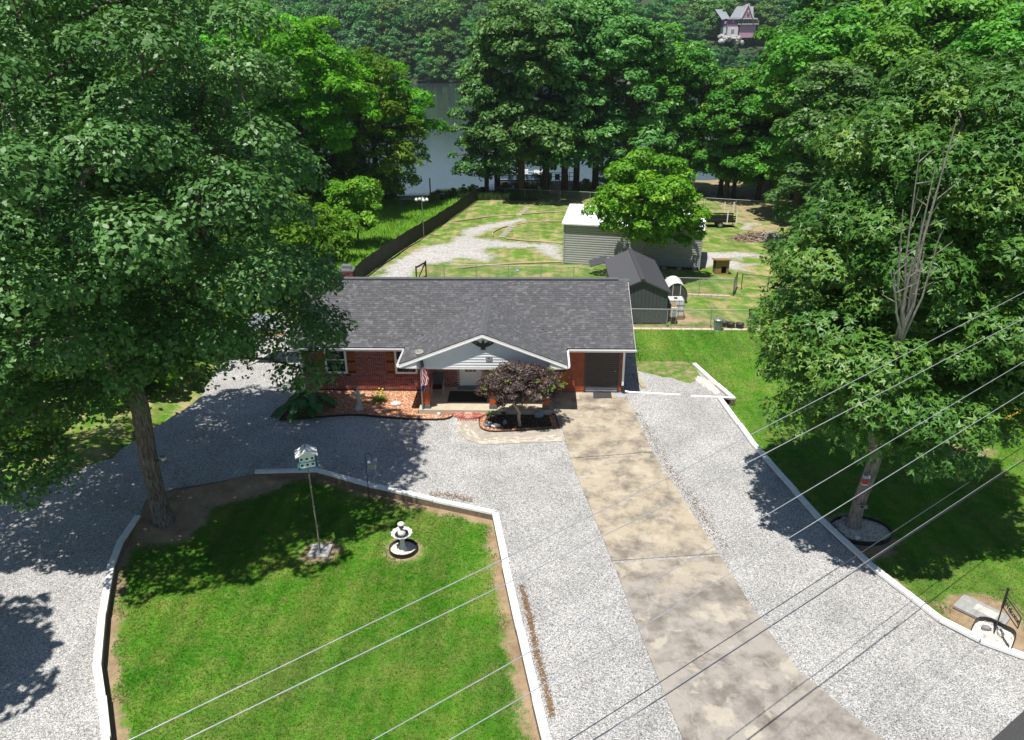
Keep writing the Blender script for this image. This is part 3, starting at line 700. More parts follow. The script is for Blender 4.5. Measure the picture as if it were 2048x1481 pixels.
def shingles(parent, O, U, Vv, Lu, Lv, ok, named, course=.142, thick=.016):
    """courses of tabs on the plane O + u*U + v*Vv"""
    U = Vector(U).normalized(); Vv = Vector(Vv).normalized(); Nn = U.cross(Vv)
    if Nn.z < 0: Nn = -Nn
    M3 = Matrix((U, Vv, Nn)).transposed()
    tilt = M3 @ Matrix.Rotation(-.085, 3, 'X')
    j = B(); tn = []; v = 0.0; c = 0
    while v < Lv-.02:
        u = -rnd.random()*.3; same = rnd.random()
        while u < Lu:
            w = rnd.choice((.12, .15, .18, .22, .26)); 
            u0 = max(u, 0); u1 = min(u+w-.006, Lu); cu = (u0+u1)/2; ce = O+U*cu+Vv*(v+course*.55)
            if u1-u0 > .03 and ok(ce):
                ctr = O+U*cu+Vv*(v+course*.62)+Nn*(thick*.55+rnd.choice((0, 0, .004)))
                if c < named and cu > Lu*.30:
                    piece('shingle', 'shingle', (1, 1.25*course, thick), M_SHING, parent, ctr, tilt, (u1-u0, 1, 1)); c += 1
                else:
                    j.box(ctr, (u1-u0, 1.25*course, thick), M=tilt); tn += [rnd.random()]*6
            u += w
        v += course
    j.build('shingle_courses', M_SHING, parent, kind='stuff', attrs={'tone': ('FACE', tn)})
def main_ok(p): return (PAZ-PS*abs(p.x-PX) < p.z+.0) or abs(p.x-PX) > PE
shingles(roof, Vector((rx0, EY-.02, EZ)), (1, 0, 0), (0, 1, SL), rx1-rx0, (RY-EY)*math.hypot(1, SL), main_ok, 300)
for s in (-1, 1):
    def p_ok(p): return p.z > EZ+SL*(p.y-EY)-.0 or p.y < EY
    shingles(proof, Vector((PX+s*(PE+.02), PF-.02, PEZ)), (0, 1, 0), (-s, 0, PS), 5.7, PE*math.hypot(1, PS), p_ok, 150 if s > 0 else 0)
rc = B(); x = rx0
while x < rx1-.02:
    for s in (-1, 1): rc.box((x+.14, RY+s*.075, RZ_+.028-.03), (.276, .17, .02), M=Matrix.Rotation(-s*.42, 3, 'X') @ Matrix.Rotation(.03, 3, 'Y'))
    x += .28
rc.mm(rx0+.6, rx1-.5, RY-.15, RY+.15, RZ_+.02, RZ_+.07)
rc.build('ridge_vent', mat('ridge cap', (.10, .103, .112), .9, var=.2), roof)
rc = B(); y = PF-.02
while y < valley_y(PAZ)-.05:
    for s in (-1, 1): rc.box((PX+s*.08, y+.13, PAZ-.005), (.19, .255, .02), M=Matrix.Rotation(s*.37, 3, 'Y') @ Matrix.Rotation(-.03, 3, 'X'))
    y += .26
rc.build('ridge_cap', mat('ridge cap', (.10, .103, .112)), proof)
# fascia, gutters, rakes
def gutter(a, b, out, m=M_WHITE, name='gutter'):
    a = Vector(a); b = Vector(b); o = Vector(out); up = Vector((0, 0, 1)); g_ = B()
    prof = [(0.02, -.11), (.085, -.11), (.125, -.03), (.125, .012), (.105, .012), (.105, -.02), (.03, -.08), (0.02, .0)]
    P1 = [a+o*u+up*v for u, v in prof]; P2 = [b+o*u+up*v for u, v in prof]; n_ = len(prof)
    g_.add(P1+P2, [(i, (i+1) % n_, n_+(i+1) % n_, n_+i) for i in range(n_)]+[(0, 1, 2, 3, 4, 5, 6, 7)[::-1], tuple(range(8, 16))])
    return g_.build(name, m, HOUSE)
gutter((rx0, EY-.02, EZ-.03), (PX-PE-.16, EY-.02, EZ-.03), (0, -1, 0)); gutter((PX+PE+.16, EY-.02, EZ-.03), (rx1+.06, EY-.02, EZ-.03), (0, -1, 0))
gutter((PX-PE, PF-.03, PEZ-.04), (PX-PE, EY-.16, PEZ-.04), (-1, 0, 0)); gutter((PX+PE, PF-.03, PEZ-.04), (PX+PE, EY-.16, PEZ-.04), (1, 0, 0))
B().mm(rx0+.03, PX-PE+.1, EY, EY+.03, EZ-.2, EZ-.03).mm(PX+PE-.1, rx1-.03, EY, EY+.03, EZ-.2, EZ-.03).build('fascia', M_WHITE, HOUSE)
B().mm(rx0+.03, PX-PE+.2, EY+.03, HY0-.03, EZ-.2, EZ-.17).mm(PX+PE-.2, rx1-.03, EY+.03, HY0-.03, EZ-.2, EZ-.17).build('soffit', M_WHITE, HOUSE)
for s in (-1, 1):
    B().extr([(PX, PF-.012, PAZ-.02), (PX, PF-.012, PAZ-.17), (PX+s*PE, PF-.012, PEZ-.17), (PX+s*PE, PF-.012, PEZ-.02)], (0, .03, 0)).build('rake_board', M_WHITE, HOUSE)
    B().extr([(PX, PF-.03, PAZ-.13), (PX, PF-.03, PAZ-.175), (PX+s*PE, PF-.03, PEZ-.175), (PX+s*PE, PF-.03, PEZ-.13)], (0, .016, 0)).build('rake_trim', M_WHITE, HOUSE)
    B().extr([(PX, PF+.02, PAZ-.12), (PX, PF+.24, PAZ-.12), (PX+s*PE, PF+.24, PEZ-.12), (PX+s*PE, PF+.02, PEZ-.12)], (0, 0, -.02)).build('rake_soffit', M_WHITE, HOUSE)
    xa, xb = sorted((PX+s*(PE-.04), PX+s*(PE-.80)))
    B().mm(xa, xb, PF+.005, HY0-.6, PEZ-.20, PEZ-.13).build('eave_box', M_WHITE, HOUSE)
    B().extr([(PX+s*(PE-.04), PF+.02, PEZ-.2), (PX+s*(PE-.8), PF+.02, PEZ-.2), (PX+s*(PE-.8), PF+.02, PEZ-.14+.8*PS)], (0, .02, 0)).build('eave_return', M_WHITE, HOUSE)
for s, xx in ((-1, rx0), (1, rx1)):
    for (ya, za, yb, zb_) in ((EY, EZ, RY, RZ_), (BY, EZ, RY, RZ_)):
        B().extr([(xx, ya, za-.02), (xx, yb, zb_-.02), (xx, yb, zb_-.2), (xx, ya, za-.2)], (s*.02, 0, 0)).build('rake_board', M_WHITE, HOUSE)
# porch gable lap boards
gy = 31.79; zb0 = 2.40; zt = PAZ-.14; k = 0
while zb0+k*.135 < zt-.03:
    z0 = zb0+k*.135; z1 = min(z0+.137, zt)
    h0 = min((zt-z0)/PS, PE-.5); h1 = max(0.0, min((zt-z1)/PS, PE-.5))
    B().add([(PX-h0, gy-.030, z0), (PX+h0, gy-.030, z0), (PX+h1, gy-.002, z1), (PX-h1, gy-.002, z1), (PX-h0, gy+.03, z0), (PX+h0, gy+.03, z0), (PX+h1, gy+.03, z1), (PX-h1, gy+.03, z1)],
            [(0, 1, 2, 3), (5, 4, 7, 6), (1, 0, 4, 5), (3, 2, 6, 7), (0, 3, 7, 4), (2, 1, 5, 6)]).build('gable_board', M_SIDE, HOUSE)
    k += 1
B().mm(PX-PE+.45, PX+PE-.45, gy-.02, gy+.14, 2.30, 2.397).build('porch_beam', M_WHITE, HOUSE)
B().mm(PX-PE+.45, PX+PE-.45, gy+.15, HY0-.04, 2.34, 2.38).build('porch_ceiling', M_WHITE, HOUSE)
# downspouts, drain pipe
B().box((4.26, 34.17, 1.4), (.10, .08, 2.06)).beam((4.26, 34.17, 2.42), (4.26, 33.62, 2.47), .10, .08).build('downspout', M_WHITE, HOUSE)
B().tube([(4.26, 34.17, .42), (4.26, 34.15, .2), (4.3, 34.1, .08), (4.4, 34.08, .06)], .075, 10).build('drain_elbow', mat('black corrugated pipe', (.015, .015, .016), .5), HOUSE)
B().box((HX0-.03, 34.17, 1.2), (.10, .08, 2.3)).build('downspout', M_WHITE, HOUSE)
p1 = G(1256, 785, .05); p2 = G(1360, 789, .03); p3 = G(1382, 791, .03); p4 = G(1438, 797, .05)
pipe = thing('drain_pipe', 'white plastic drain pipe lying across the gravel from the garage corner', 'drain pipe', p1)
B().tube([p1+Vector((-.15, .05, .03)), p1+Vector((.1, 0, .0)), p2-Vector((0, 0, .03))], .055, 10).build('pipe', mat('white pvc', (.80, .80, .78), .4, var=.05), pipe); B().tube([p3-Vector((0, 0, .04)), p4+Vector((.6, 0, .03))], .055, 10).build('pipe', mat('white pvc', (.8, .8, .78)), pipe)
# chimney behind the ridge
c_ = Yp(696, 542, 41.2); CH = B().mm(c_.x-.42, c_.x+.30, 40.9, 41.5, 2.6, 4.20).build('chimney', M_MORT, roof)
bj = B()
for r_ in range(int(1.55/bh)):
    for k in range(4):
        x0 = c_.x-.42+k*.18+(r_ % 2)*.06; bj.box((x0+.08, 40.895, 2.65+r_*bh), (.165, .03, bh-.01)); 
    for k in range(3): bj.box((c_.x+.305, 41.0+k*.2, 2.65+r_*bh), (.03, .185, bh-.01))
bj.build('brickwork', M_BRICK, CH, attrs={'tone': ('FACE', [rnd.random() for i in range(len(bj.f)//6) for _ in range(6)])}, kind='stuff')
B().mm(c_.x-.46, c_.x+.34, 40.86, 41.54, 4.20, 4.30).mm(c_.x-.3, c_.x+.2, 41.0, 41.4, 4.30, 4.52).build('cap', M_GALV, CH)
# small things fixed on the house: eagle, number plate, wall art, outlet
def sil(pts, c, sc, y, th): return B().extr([(c.x+u*sc, y, c.z+v*sc) for u, v in pts], (0, -th, 0))
eg = [(-1, .36), (-.72, .33), (-.42, .30), (-.2, .12), (-.1, .14), (-.07, .33), (.02, .38), (.10, .33), (.12, .14), (.2, .12), (.42, .28), (.72, .30), (1, .30), (.75, .05), (.45, -.12), (.22, -.2), (.16, -.32), (.24, -.42), (-.2, -.42), (-.13, -.32), (-.2, -.2), (-.45, -.1), (-.75, .1)]
cE = Yp(966, 689, 31.81)
EAG = thing('eagle_emblem', 'black metal spread-wing eagle mounted on the porch gable', 'wall emblem', (cE.x, 31.82, cE.z))
sil(eg, cE, .58, 31.758, .03).build('body', M_BLACK, EAG)
for s in (-1, 1): sil([(s*.75, .27), (s*.5, .25), (s*.45, .12), (s*.6, .10)], cE, .58, 31.727, .004).build('wing_highlight', mat('grey patch', (.12, .13, .13), .5), EAG)
cN = Yp(978, 716, 31.8)
PLQ = thing('number_plaque', 'small grey house number plaque under the porch gable', 'plaque', (cN.x, 31.82, cN.z))
B().box((cN.x, 31.742, cN.z), (.30, .03, .20)).build('plate', mat('plaque grey', (.42, .42, .40), .6), PLQ)
def text(name, s, size, parent, loc, rot, m, ext=.004):
    cu = bpy.data.curves.new(name, 'FONT'); cu.body = s; cu.size = size; cu.extrude = ext; cu.align_x = 'CENTER'; cu.align_y = 'CENTER'; cu.materials.append(m)
    t_ = bpy.data.objects.new(name, cu); COL.objects.link(t_); bpy.context.view_layer.update(); me_ = bpy.data.meshes.new_from_object(t_.evaluated_get(bpy.context.evaluated_depsgraph_get())); bpy.data.objects.remove(t_); o = bpy.data.objects.new(name, me_); COL.objects.link(o); o.parent = parent; o.location = Vector(loc)-wloc(parent); o.rotation_euler = rot; return o
text('numerals', '1901', .15, PLQ, (cN.x, 31.723, cN.z), (math.pi/2, 0, 0), M_BLACK)
cA = Yp(884, 735, 34.2); ART = thing('wall_decoration', 'pale ring and leaping fish decoration on brick beside the door', 'wall decoration', (cA.x, 34.2, cA.z))
M_PALE = mat('weathered pale wood', (.34, .29, .26), .8, var=.15)
B().tube([(cA.x+.21*math.cos(t), 34.215, cA.z+.21*math.sin(t)) for t in np.linspace(0, 2*math.pi, 29)], .035, 8, cap=False).build('ring', M_PALE, ART)
sil([(-.18, .13), (.18, .13), (.2, .2), (.1, .26), (-.1, .26), (-.2, .2)], cA, .9, 34.2, .02).build('banner', M_PALE, ART)
sil([(-.62, .30), (-.45, .33), (-.3, .26), (-.16, .02), (-.2, -.24), (-.3, -.22), (-.26, -.02), (-.42, .05), (-.52, .16)], cA, .9, 34.21, .025).build('fish', M_PALE, ART)
cO = Yp(909, 737, 34.2); OAR = thing('crossed_oars', 'small pale oar ornament hung by the door frame', 'wall decoration', (cO.x, 34.2, cO.z))
B().beam((cO.x-.10, 34.21, cO.z+.2), (cO.x+.10, 34.21, cO.z-.14), .025, .02, (0, 1, 0)).beam((cO.x+.02, 34.205, cO.z+.0), (cO.x-.05, 34.205, cO.z-.10), .05, .02, (0, 1, 0)).build('oar', M_PALE, OAR)
cB = Yp(667, 757, 34.2); OUT = thing('utility_box', 'small grey utility box with conduit on the brick wall', 'utility box', (cB.x, 34.2, cB.z))
B().box((cB.x, 34.17, cB.z), (.13, .09, .17)).build('box', M_GALV, OUT); B().tube([(cB.x+.02, 34.19, cB.z-.08), (cB.x+.03, 34.19, -.02)], .014, 6).build('conduit', M_GALV, OUT)
# hose reel and hooks on the boards
cH = Yp(1127, 745, 34.1); HS = thing('hose_reel', 'yellow coiled hose on a dark wall bracket by the garage door', 'hose reel', (cH.x, 34.1, cH.z))
M_YEL = mat('yellow hose', (.55, .34, .05), .5)
for k in range(5): B().tube([(cH.x+(.06+.012*k)*math.cos(t), 34.15-.02*k, cH.z-.02+(.10+.01*k)*math.sin(t)) for t in np.linspace(0, 2*math.pi, 17)], .012, 6, cap=False).build('hose_coil', M_YEL, HS)
B().tube([(cH.x-.02, 34.1, cH.z-.1), (cH.x-.03, 34.12, cH.z-.4)], .012, 6).build('hose_end', M_YEL, HS)
B().mm(cH.x-.13, cH.x+.13, 34.02, 34.2, cH.z+.08, cH.z+.2).build('bracket', M_BLACK, HS)
cK = Yp(1138, 761, 34.2); HK = thing('red_tool', 'small red handled tool hanging on the stained boards', 'tool', (cK.x, 34.2, cK.z))
B().tube([(cK.x, 34.2, cK.z+.12), (cK.x+.02, 34.19, cK.z), (cK.x, 34.2, cK.z-.12)], .016, 6).build('handle', mat('red paint', (.5, .03, .03), .4), HK); B().box((cK.x, 34.205, cK.z+.15), (.05, .03, .06)).build('head', M_GALV, HK)
# mats
g1 = [G(1186, 786, .036), G(1222, 786, .036), G(1224, 797, .036), G(1187, 797.5, .036)]
tag(B().prism([(g.x, g.y) for g in g1], .037, .052).build('door_mat', mat('charcoal mat', (.045, .045, .047), .95, var=.3, scale=20, bump=.5), origin=(g1[3].x, g1[3].y, .037)), 'charcoal rectangular mat on the concrete before the roll-up door', 'door mat')
tag(B().mm(-4.25, -2.35, 32.55, 33.75, .251, .262).build('porch_rug', mat('black rug', (.018, .018, .02), .95, var=.3, scale=20), origin=(-3.3, 33.1, .251)), 'black rug on the porch slab before the white front door', 'rug')
pt = G(1241, 790, .036)
tag(B().lathe((pt.x, pt.y, .036), [(0, .01), (.24, .01), (.26, 0)], 20).build('utility_cover', mat('blue grey cover', (.33, .36, .42), .6), origin=(pt.x, pt.y, .036)), 'round pale cover set in the drive beside the garage corner', 'utility cover')
# porch chair
CHR = thing('porch_chair', 'dark metal armchair on the porch behind the flag pole', 'chair', (-4.75, 33.3, .25))
B().mm(-5.02, -4.5, 33.05, 33.55, .66, .71).build('seat', M_BLACK, CHR)
B().add([(-5.02, 33.55, .71), (-4.5, 33.55, .71), (-4.5, 33.72, 1.25), (-5.02, 33.72, 1.25), (-5.02, 33.59, .71), (-4.5, 33.59, .71), (-4.5, 33.76, 1.25), (-5.02, 33.76, 1.25)], [(0, 1, 2, 3), (5, 4, 7, 6), (0, 3, 7, 4), (1, 5, 6, 2), (3, 2, 6, 7), (0, 4, 5, 1)]).build('backrest', M_BLACK, CHR)
for sx in (-5.03, -4.49):
    for sy in (33.03, 33.58): B().tube([(sx, sy, .25), (sx, sy, .68)], .018, 6).build('leg', M_GALV, CHR)
    B().tube([(sx, 33.03, .68), (sx, 33.03, .92), (sx, 33.62, .95)], .018, 6).build('arm', M_GALV, CHR)
# ------------------------------------------------------------------ outbuildings
M_STEEL = mat('grey ribbed steel', (0.40, 0.405, 0.41), .42, metal=.2, var=.06, scale=1.5)
M_STEELW = mat('white ribbed roof steel', (0.72, 0.73, 0.75), .4, metal=.1, var=.04)
M_DKSH = mat('charcoal shed steel', (0.072, 0.082, 0.088), .45, metal=.1, var=.06)
M_DKROOF = mat('dark grey roof steel', (0.078, 0.078, 0.088), .42, metal=.15, var=.05)
M_WOOD = mat('raw wood', (0.26, 0.155, 0.06), .8, var=.3, scale=4, bump=.3)
M_BLK = mat('grey block', (0.33, 0.30, 0.27), .9, var=.2)
def ribbed(b, O, U, V, Nn, L, H, pitch, amp, along='u', flat=.55):
    """sheet on O+uU+vV whose ribs run along u (or v)"""
    O, U, V, Nn = Vector(O), Vector(U), Vector(V), Vector(Nn); run, ext = (H, L) if along == 'u' else (L, H)
    prof = [(0, 0)]; t = 0
    while t < run-1e-3:
        for a, h in ((flat*.5, 0), (flat*.5+.12, amp), (1-.12, amp), (1, 0)): prof.append((min(t+a*pitch, run), h))
        t += pitch
    vs_ = []
    for s, h in prof:
        for e in (0, ext): vs_.append(O+(V*s+U*e if along == 'u' else U*s+V*e)+Nn*h)
    return b.add(vs_, [(2*i, 2*i+1, 2*i+3, 2*i+2) for i in range(len(prof)-1)])
# --- long metal building
pL = GT(1127, 528); pR = GT(1398, 541); d = Vector((pR.x-pL.x, pR.y-pL.y, 0)); LB = d.length; d.normalize(); nb = Vector((-d.y, d.x, 0)); up = Vector((0, 0, 1))
O = Vector((pL.x, pL.y, -.66)); WZ = 2.72+.66; DB_ = 6.2
MB_ = thing('metal_building', 'long grey ribbed metal building with white roof behind the house', 'metal building', O)
b = B(); ribbed(b, O+up*.02, d, up, -nb, LB*.72, WZ, .185, .04); ribbed(b, O+d*(LB*.72)+up*.32, d, up, -nb, LB*.28, WZ-.3, .185, .04); b.build('front_wall', M_STEEL, MB_)
b = B(); ribbed(b, O+nb*DB_+d*LB, -d, up, nb, LB, WZ, .185, .04); b.build('back_wall', M_STEEL, MB_)
for k, e in ((0, -d), (LB, d)):
    q = O+d*k; b = B(); ribbed(b, q, nb, up, e, DB_, WZ, .185, .04); b.extr([q+up*WZ, q+nb*DB_+up*WZ, q+nb*(DB_/2)+up*(WZ+.82)], e*.02); b.build('end_wall', M_STEEL, MB_)
for s in (0, 1):
    e0 = O+up*(WZ-.03)-d*.15+nb*(-.28 if s == 0 else DB_+.28); sv = (nb if s == 0 else -nb)*(DB_/2+.28)+up*.86
    b = B(); ribbed(b, e0, d, sv.normalized(), (sv.cross(d)).normalized()*(-1 if s == 0 else 1), LB+.3, sv.length, .42, .03, 'u', .8)
    b.beam(e0-up*.05, e0+d*(LB+.3)-up*.05, .03, .10); b.build('roof_slope', M_STEELW, MB_)
for k in (.0, LB): B().box(O+d*k-nb*.03+up*(WZ/2), (.09, .09, WZ), math.atan2(d.y, d.x)).build('corner_trim', M_STEEL, MB_)
for k in (.75, .86, .97): B().box(O+d*(LB*k)+up*.12-nb*.0, (.35, .4, .46), math.atan2(d.y, d.x)).build('pier_block', M_BLK, MB_)
# --- charcoal shed
sx0, sx1, sy0, sy1, sw, sr = 4.74, 7.92, 44.0, 50.7, 2.12, 2.86
SH = thing('garden_shed', 'charcoal metal shed with dark gabled roof beyond the garage wing', 'shed', (6.33, 47.3, 0)); xm = (sx0+sx1)/2
B().extr([(sx0, sy0+.02, .12), (sx1, sy0+.02, .12), (sx1, sy0+.02, sw), (xm, sy0+.02, sr-.03), (sx0, sy0+.02, sw)], (0, .06, 0)).mm(sx0, sx0+.06, sy0+.08, sy1, .12, sw).mm(sx1-.06, sx1, sy0+.08, sy1, .12, sw).extr([(sx0+.06, sy1-.06, .12), (sx1-.06, sy1-.06, .12), (sx1-.06, sy1-.06, sw), (xm, sy1-.06, sr-.05), (sx0+.06, sy1-.06, sw)], (0, .06, 0)).build('wall', M_DKSH, SH)
k = 0; x = sx0
while x < sx1-.01:
    h = sw+(sr-sw)*(1-abs(x+.12-xm)/(xm-sx0))-.06
    B().mm(x+.006, min(x+.215, sx1), sy0-.004, sy0+.019, .10, h-.03).build('wall_panel', M_DKSH, SH); x += .229
for s, xe in ((-1, sx0-.12), (1, sx1+.12)):
    e0 = Vector((xe, sy0-.16, sw-.02)); sv = Vector((xm-xe, 0, sr+.04-sw)); b = B()
    ribbed(b, e0, (0, 1, 0), sv.normalized(), Vector((s*.22, 0, .97)), sy1-sy0+.3, sv.length, .19, .035, 'v', .6)
    b.extr([e0-Vector((0, 0, .01)), e0+sv-Vector((0, 0, .01)), e0+sv-Vector((0, 0, .09)), e0-Vector((0, 0, .09))], (0, .03, 0))
    b.extr([e0+Vector((0, .03, -.02)), e0+sv+Vector((0, .03, -.02)), e0+sv+Vector((0, sy1-sy0+.27, -.02)), e0+Vector((0, sy1-sy0+.27, -.02))], (0, 0, -.02)); b.build('roof_slope', M_DKROOF, SH)
B().beam((xm, sy0-.18, sr+.05), (xm, sy1+.16, sr+.05), .26, .035).build('ridge_cap', M_DKROOF, SH)
for xx in (sx0+.1, xm, sx1-.12): B().mm(xx-.18, xx+.18, sy0+.05, sy0+.4, -.03, .12).build('pier_block', M_BLK, SH)
p = Yp(1205, 523, 51.5); B().add([(p.x-.9, 50.6, 1.75), (sx0+.1, 50.6, 2.1), (sx0+.1, 52.2, 2.1), (p.x-.9, 52.2, 1.75), (p.x-.9, 50.6, 1.70), (sx0+.1, 50.6, 2.05), (sx0+.1, 52.2, 2.05), (p.x-.9, 52.2, 1.70)], [(0, 1, 2, 3), (7, 6, 5, 4), (0, 4, 5, 1), (1, 5, 6, 2), (2, 6, 7, 3), (3, 7, 4, 0)]).build('lean_to_roof', M_DKROOF, SH)
# --- dog house
p = GT(1443, 549); zz = p.z; DG = thing('dog_house', 'small raw wood dog house with a dark doorway on the back lawn', 'dog house', p)
x, y = p.x, p.y
B().mm(x-.5, x-.06, y-.05, y, zz, zz+.95).mm(x+.32, x+.5, y-.05, y, zz, zz+.95).mm(x-.06, x+.32, y-.05, y, zz+.62, zz+.95).mm(x-.5, x-.45, y, y+.9, zz, zz+.95).mm(x+.45, x+.5, y, y+.9, zz, zz+.95).mm(x-.45, x+.45, y+.85, y+.9, zz, zz+.95).mm(x-.45, x+.45, y, y+.85, zz, zz+.05).build('wall', M_WOOD, DG)
B().add([(x-.62, y-.25, zz+1.18), (x+.62, y-.25, zz+1.18), (x+.62, y+1.0, zz+.98), (x-.62, y+1.0, zz+.98), (x-.62, y-.25, zz+1.12), (x+.62, y-.25, zz+1.12), (x+.62, y+1.0, zz+.92), (x-.62, y+1.0, zz+.92)], [(0, 1, 2, 3), (7, 6, 5, 4), (0, 4, 5, 1), (1, 5, 6, 2), (2, 6, 7, 3), (3, 7, 4, 0)]).build('roof', M_WOOD, DG)
B().mm(x-.5, x+.5, y-.06, y-.03, zz+.93, zz+1.13).build('header_board', M_WOOD, DG)
# --- things beside the shed
M_TOTE = mat('white plastic tote', (.62, .64, .62), .5, var=.1)
g = G(1351, 640); TT = thing('water_tote', 'white caged water tote standing beside the charcoal shed', 'water tote', (g.x, g.y+.4, 0)); x, y = g.x, g.y+.5
B().box((x, y, .72), (.9, .9, 1.0)).build('tank', M_TOTE, TT); b = B()
for t in (-.46, -.15, .15, .46):
    b.tube([(x+t, y-.47, .15), (x+t, y-.47, 1.3)], .014, 5).tube([(x+.47, y+t, .15), (x+.47, y+t, 1.3)], .014, 5)
for h in (.25, .6, .95, 1.28): b.tube([(x-.47, y-.47, h), (x+.47, y-.47, h), (x+.47, y+.47, h), (x-.47, y+.47, h), (x-.47, y-.47, h)], .014, 5)
b.build('cage', M_GALV, TT); B().box((x, y, .1), (1.0, 1.0, .2)).build('pallet', M_WOOD, TT); B().lathe((x, y, 1.22), [(0, .06), (.12, .06), (.12, 0)], 14).build('lid', M_BLACK, TT)
g = G(1345, 645); AC = thing('heat_pump_unit', 'narrow white heat pump unit on a stand before the water tote', 'heat pump', (g.x, g.y, 0)); x, y = g.x-.05, g.y-.1
B().box((x, y, .82), (.34, .8, .62)).build('casing', M_TOTE, AC); B().box((x, y-.42, .82), (.2, .03, .46)).build('grille', mat('dark grille', (.05, .05, .055), .5), AC)
for k in range(5): B().box((x, y-.44, .64+k*.09), (.2, .015, .03)).build('louver', M_TOTE, AC)
B().box((x, y+.05, 1.15), (.36, .7, .04)).build('top_board', M_WOOD, AC)
b = B()
for u in (-.14, .14):
    for v in (-.35, .35): b.tube([(x+u, y+v, 0), (x+u, y+v, .52)], .018, 5)
b.build('stand', M_GALV, AC)
g = G(1350, 606); x, y = g.x+.05, g.y; CV = thing('arched_cover', 'pale arched canopy with dark side panels behind the water tote', 'canopy', (x, y, 0)); b = B(); pts = []
for t in np.linspace(0, math.pi, 13): pts.append((x+.75*math.cos(t), .35+1.0*math.sin(t)))
for i in range(12): b.add([(pts[i][0], y, pts[i][1]), (pts[i+1][0], y, pts[i+1][1]), (pts[i+1][0], y+1.7, pts[i+1][1]), (pts[i][0], y+1.7, pts[i][1])], [(0, 1, 2, 3)], True)
b.build('shell', M_TOTE, CV); B().extr([(q[0]*.97+x*.03, y+.06, q[1]*.96) for q in pts]+[(x-.72, y+.06, 0), (x+.72, y+.06, 0)], (0, .03, 0)).build('end_panel', mat('smoked panel', (.06, .065, .07), .25), CV)
for t in (-.25, .25): B().mm(x+t-.02, x+t+.02, y+.02, y+.055, .05, 1.2).build('rib', M_TOTE, CV)
# trash can and black pots along the fence
g = G(1435, 661); CAN = thing('trash_can', 'galvanised trash can with domed lid at the chain-link fence', 'trash can', (g.x, g.y, 0)); x, y = g.x, g.y
M_CAN = mat('green grey galvanised', (.27, .31, .28), .4, metal=.5, var=.15)
B().lathe((x, y, 0), [(0, 0.01), (.22, .01)]+[(.22+.05*t/8+(.006 if t % 2 else 0), .01+.68*t/8) for t in range(9)], 24).build('body', M_CAN, CAN)
B().lathe((x, y, .69), [(.30, -.02), (.30, .01), (.2, .06), (0, .08)], 24).build('lid', M_GALV, CAN); B().tube([(x-.07, y, .76), (x-.06, y, .81), (x+.06, y, .81), (x+.07, y, .76)], .012, 5).build('handle', M_GALV, CAN)
M_POT = mat('black nursery pot', (.018, .017, .017), .55)
for i, (a, c, r, lab) in enumerate(((1447, 653, .22, 'black nursery tub nearest the trash can by the fence'), (1461, 656, .25, 'middle black nursery tub in the row by the fence'), (1479, 657, .25, 'third black nursery tub from the trash can'), (1506, 641, .30, 'larger black tub standing apart behind the fence'))):
    g = G(a, c); PT = thing('planter_tub', lab, 'planter tub', (g.x, g.y, 0), 'black tubs by the fence'); h = .28 if i < 3 else .42
    B().lathe((g.x, g.y, 0), [(0, .01), (r*.8, .01), (r*.95, h), (r*1.03, h), (r*1.03, h+.03), (r*.9, h+.03), (r*.88, h-.08), (0, h-.08)], 18).build('tub', M_POT, PT)
    B().lathe((g.x, g.y, h-.078), [(0, .02), (r*.86, .01)], 12).build('soil', M_MULCH, PT)
# ------------------------------------------------------------------ fences
M_POST = mat('fence galvanised', (.36, .37, .37), .5, metal=.4, var=.1)
def chain_fence(label, pts, h=1.2, name='chain_link_fence', m=M_POST, grid=.12, spacing=3.0):
    P = [Vector(p) for p in pts]; f = thing(name, label, 'fence', P[0]); V_, Fc = [], []
    for a, c in zip(P[:-1], P[1:]):
        L = (c-a).length; k = max(1, round(L/spacing))
        for j in range(k+(1 if c is P[-1] else 0)):
            q = a.lerp(c, j/k); B().tube([q-up*.1, q+up*(h+.04)], .03, 6).build('post', m, f)
        B().tube([a+up*h, c+up*h], .022, 6).build('top_rail', m, f)
        D = (c-a)/L; nn = D.cross(up).normalized(); n_ = int((L+h)/grid)
        for j in range(n_):
            for s in (0, 1):
                u0 = j*grid-(h if s == 0 else 0); u1 = u0+(h if s == 0 else h)
                z0_, z1_ = (0.02, h) if s == 0 else (h, .02)
                ca, cb = max(0, (0-u0)/h), min(1, (L-u0)/h)
                if cb <= ca: continue
                A_ = a+D*(u0+ca*h)+up*(z0_+(z1_-z0_)*ca); C_ = a+D*(u0+cb*h)+up*(z0_+(z1_-z0_)*cb)
                w = up*.0045; kk = len(V_); off = nn*(.004*s); o_ = f.location
                V_ += [A_-w+off-o_, A_+w+off-o_, C_+w+off-o_, C_-w+off-o_]; Fc.append((kk, kk+1, kk+2, kk+3))
    me_ = bpy.data.meshes.new('wire_mesh'); me_.from_pydata(V_, [], Fc); me_.update(); link_mesh('wire_mesh', me_, m, f, kind='stuff'); return f
def gts(l): return [GT(x, y) for x, y in l]
chain_fence('chain-link fence crossing right of the shed in front of the dirt path', gts([(1258, 654), (1333, 655), (1420, 656), (1545, 657)]), 1.15, spacing=2.6)
chain_fence('chain-link fence behind the house roof along the back garden', gts([(889, 562), (1147, 567), (1216, 577)]), 1.25, spacing=2.6)
chain_fence('chain-link fence from the shed to the open metal gate', gts([(1330, 586), (1466, 589)]), 1.1, spacing=2.4)
chain_fence('green-posted wire fence right of the open metal gate', gts([(1482, 580), (1534, 586), (1620, 590)]), 1.15, m=mat('dark fence post', (.05, .055, .05), .6), grid=.2)
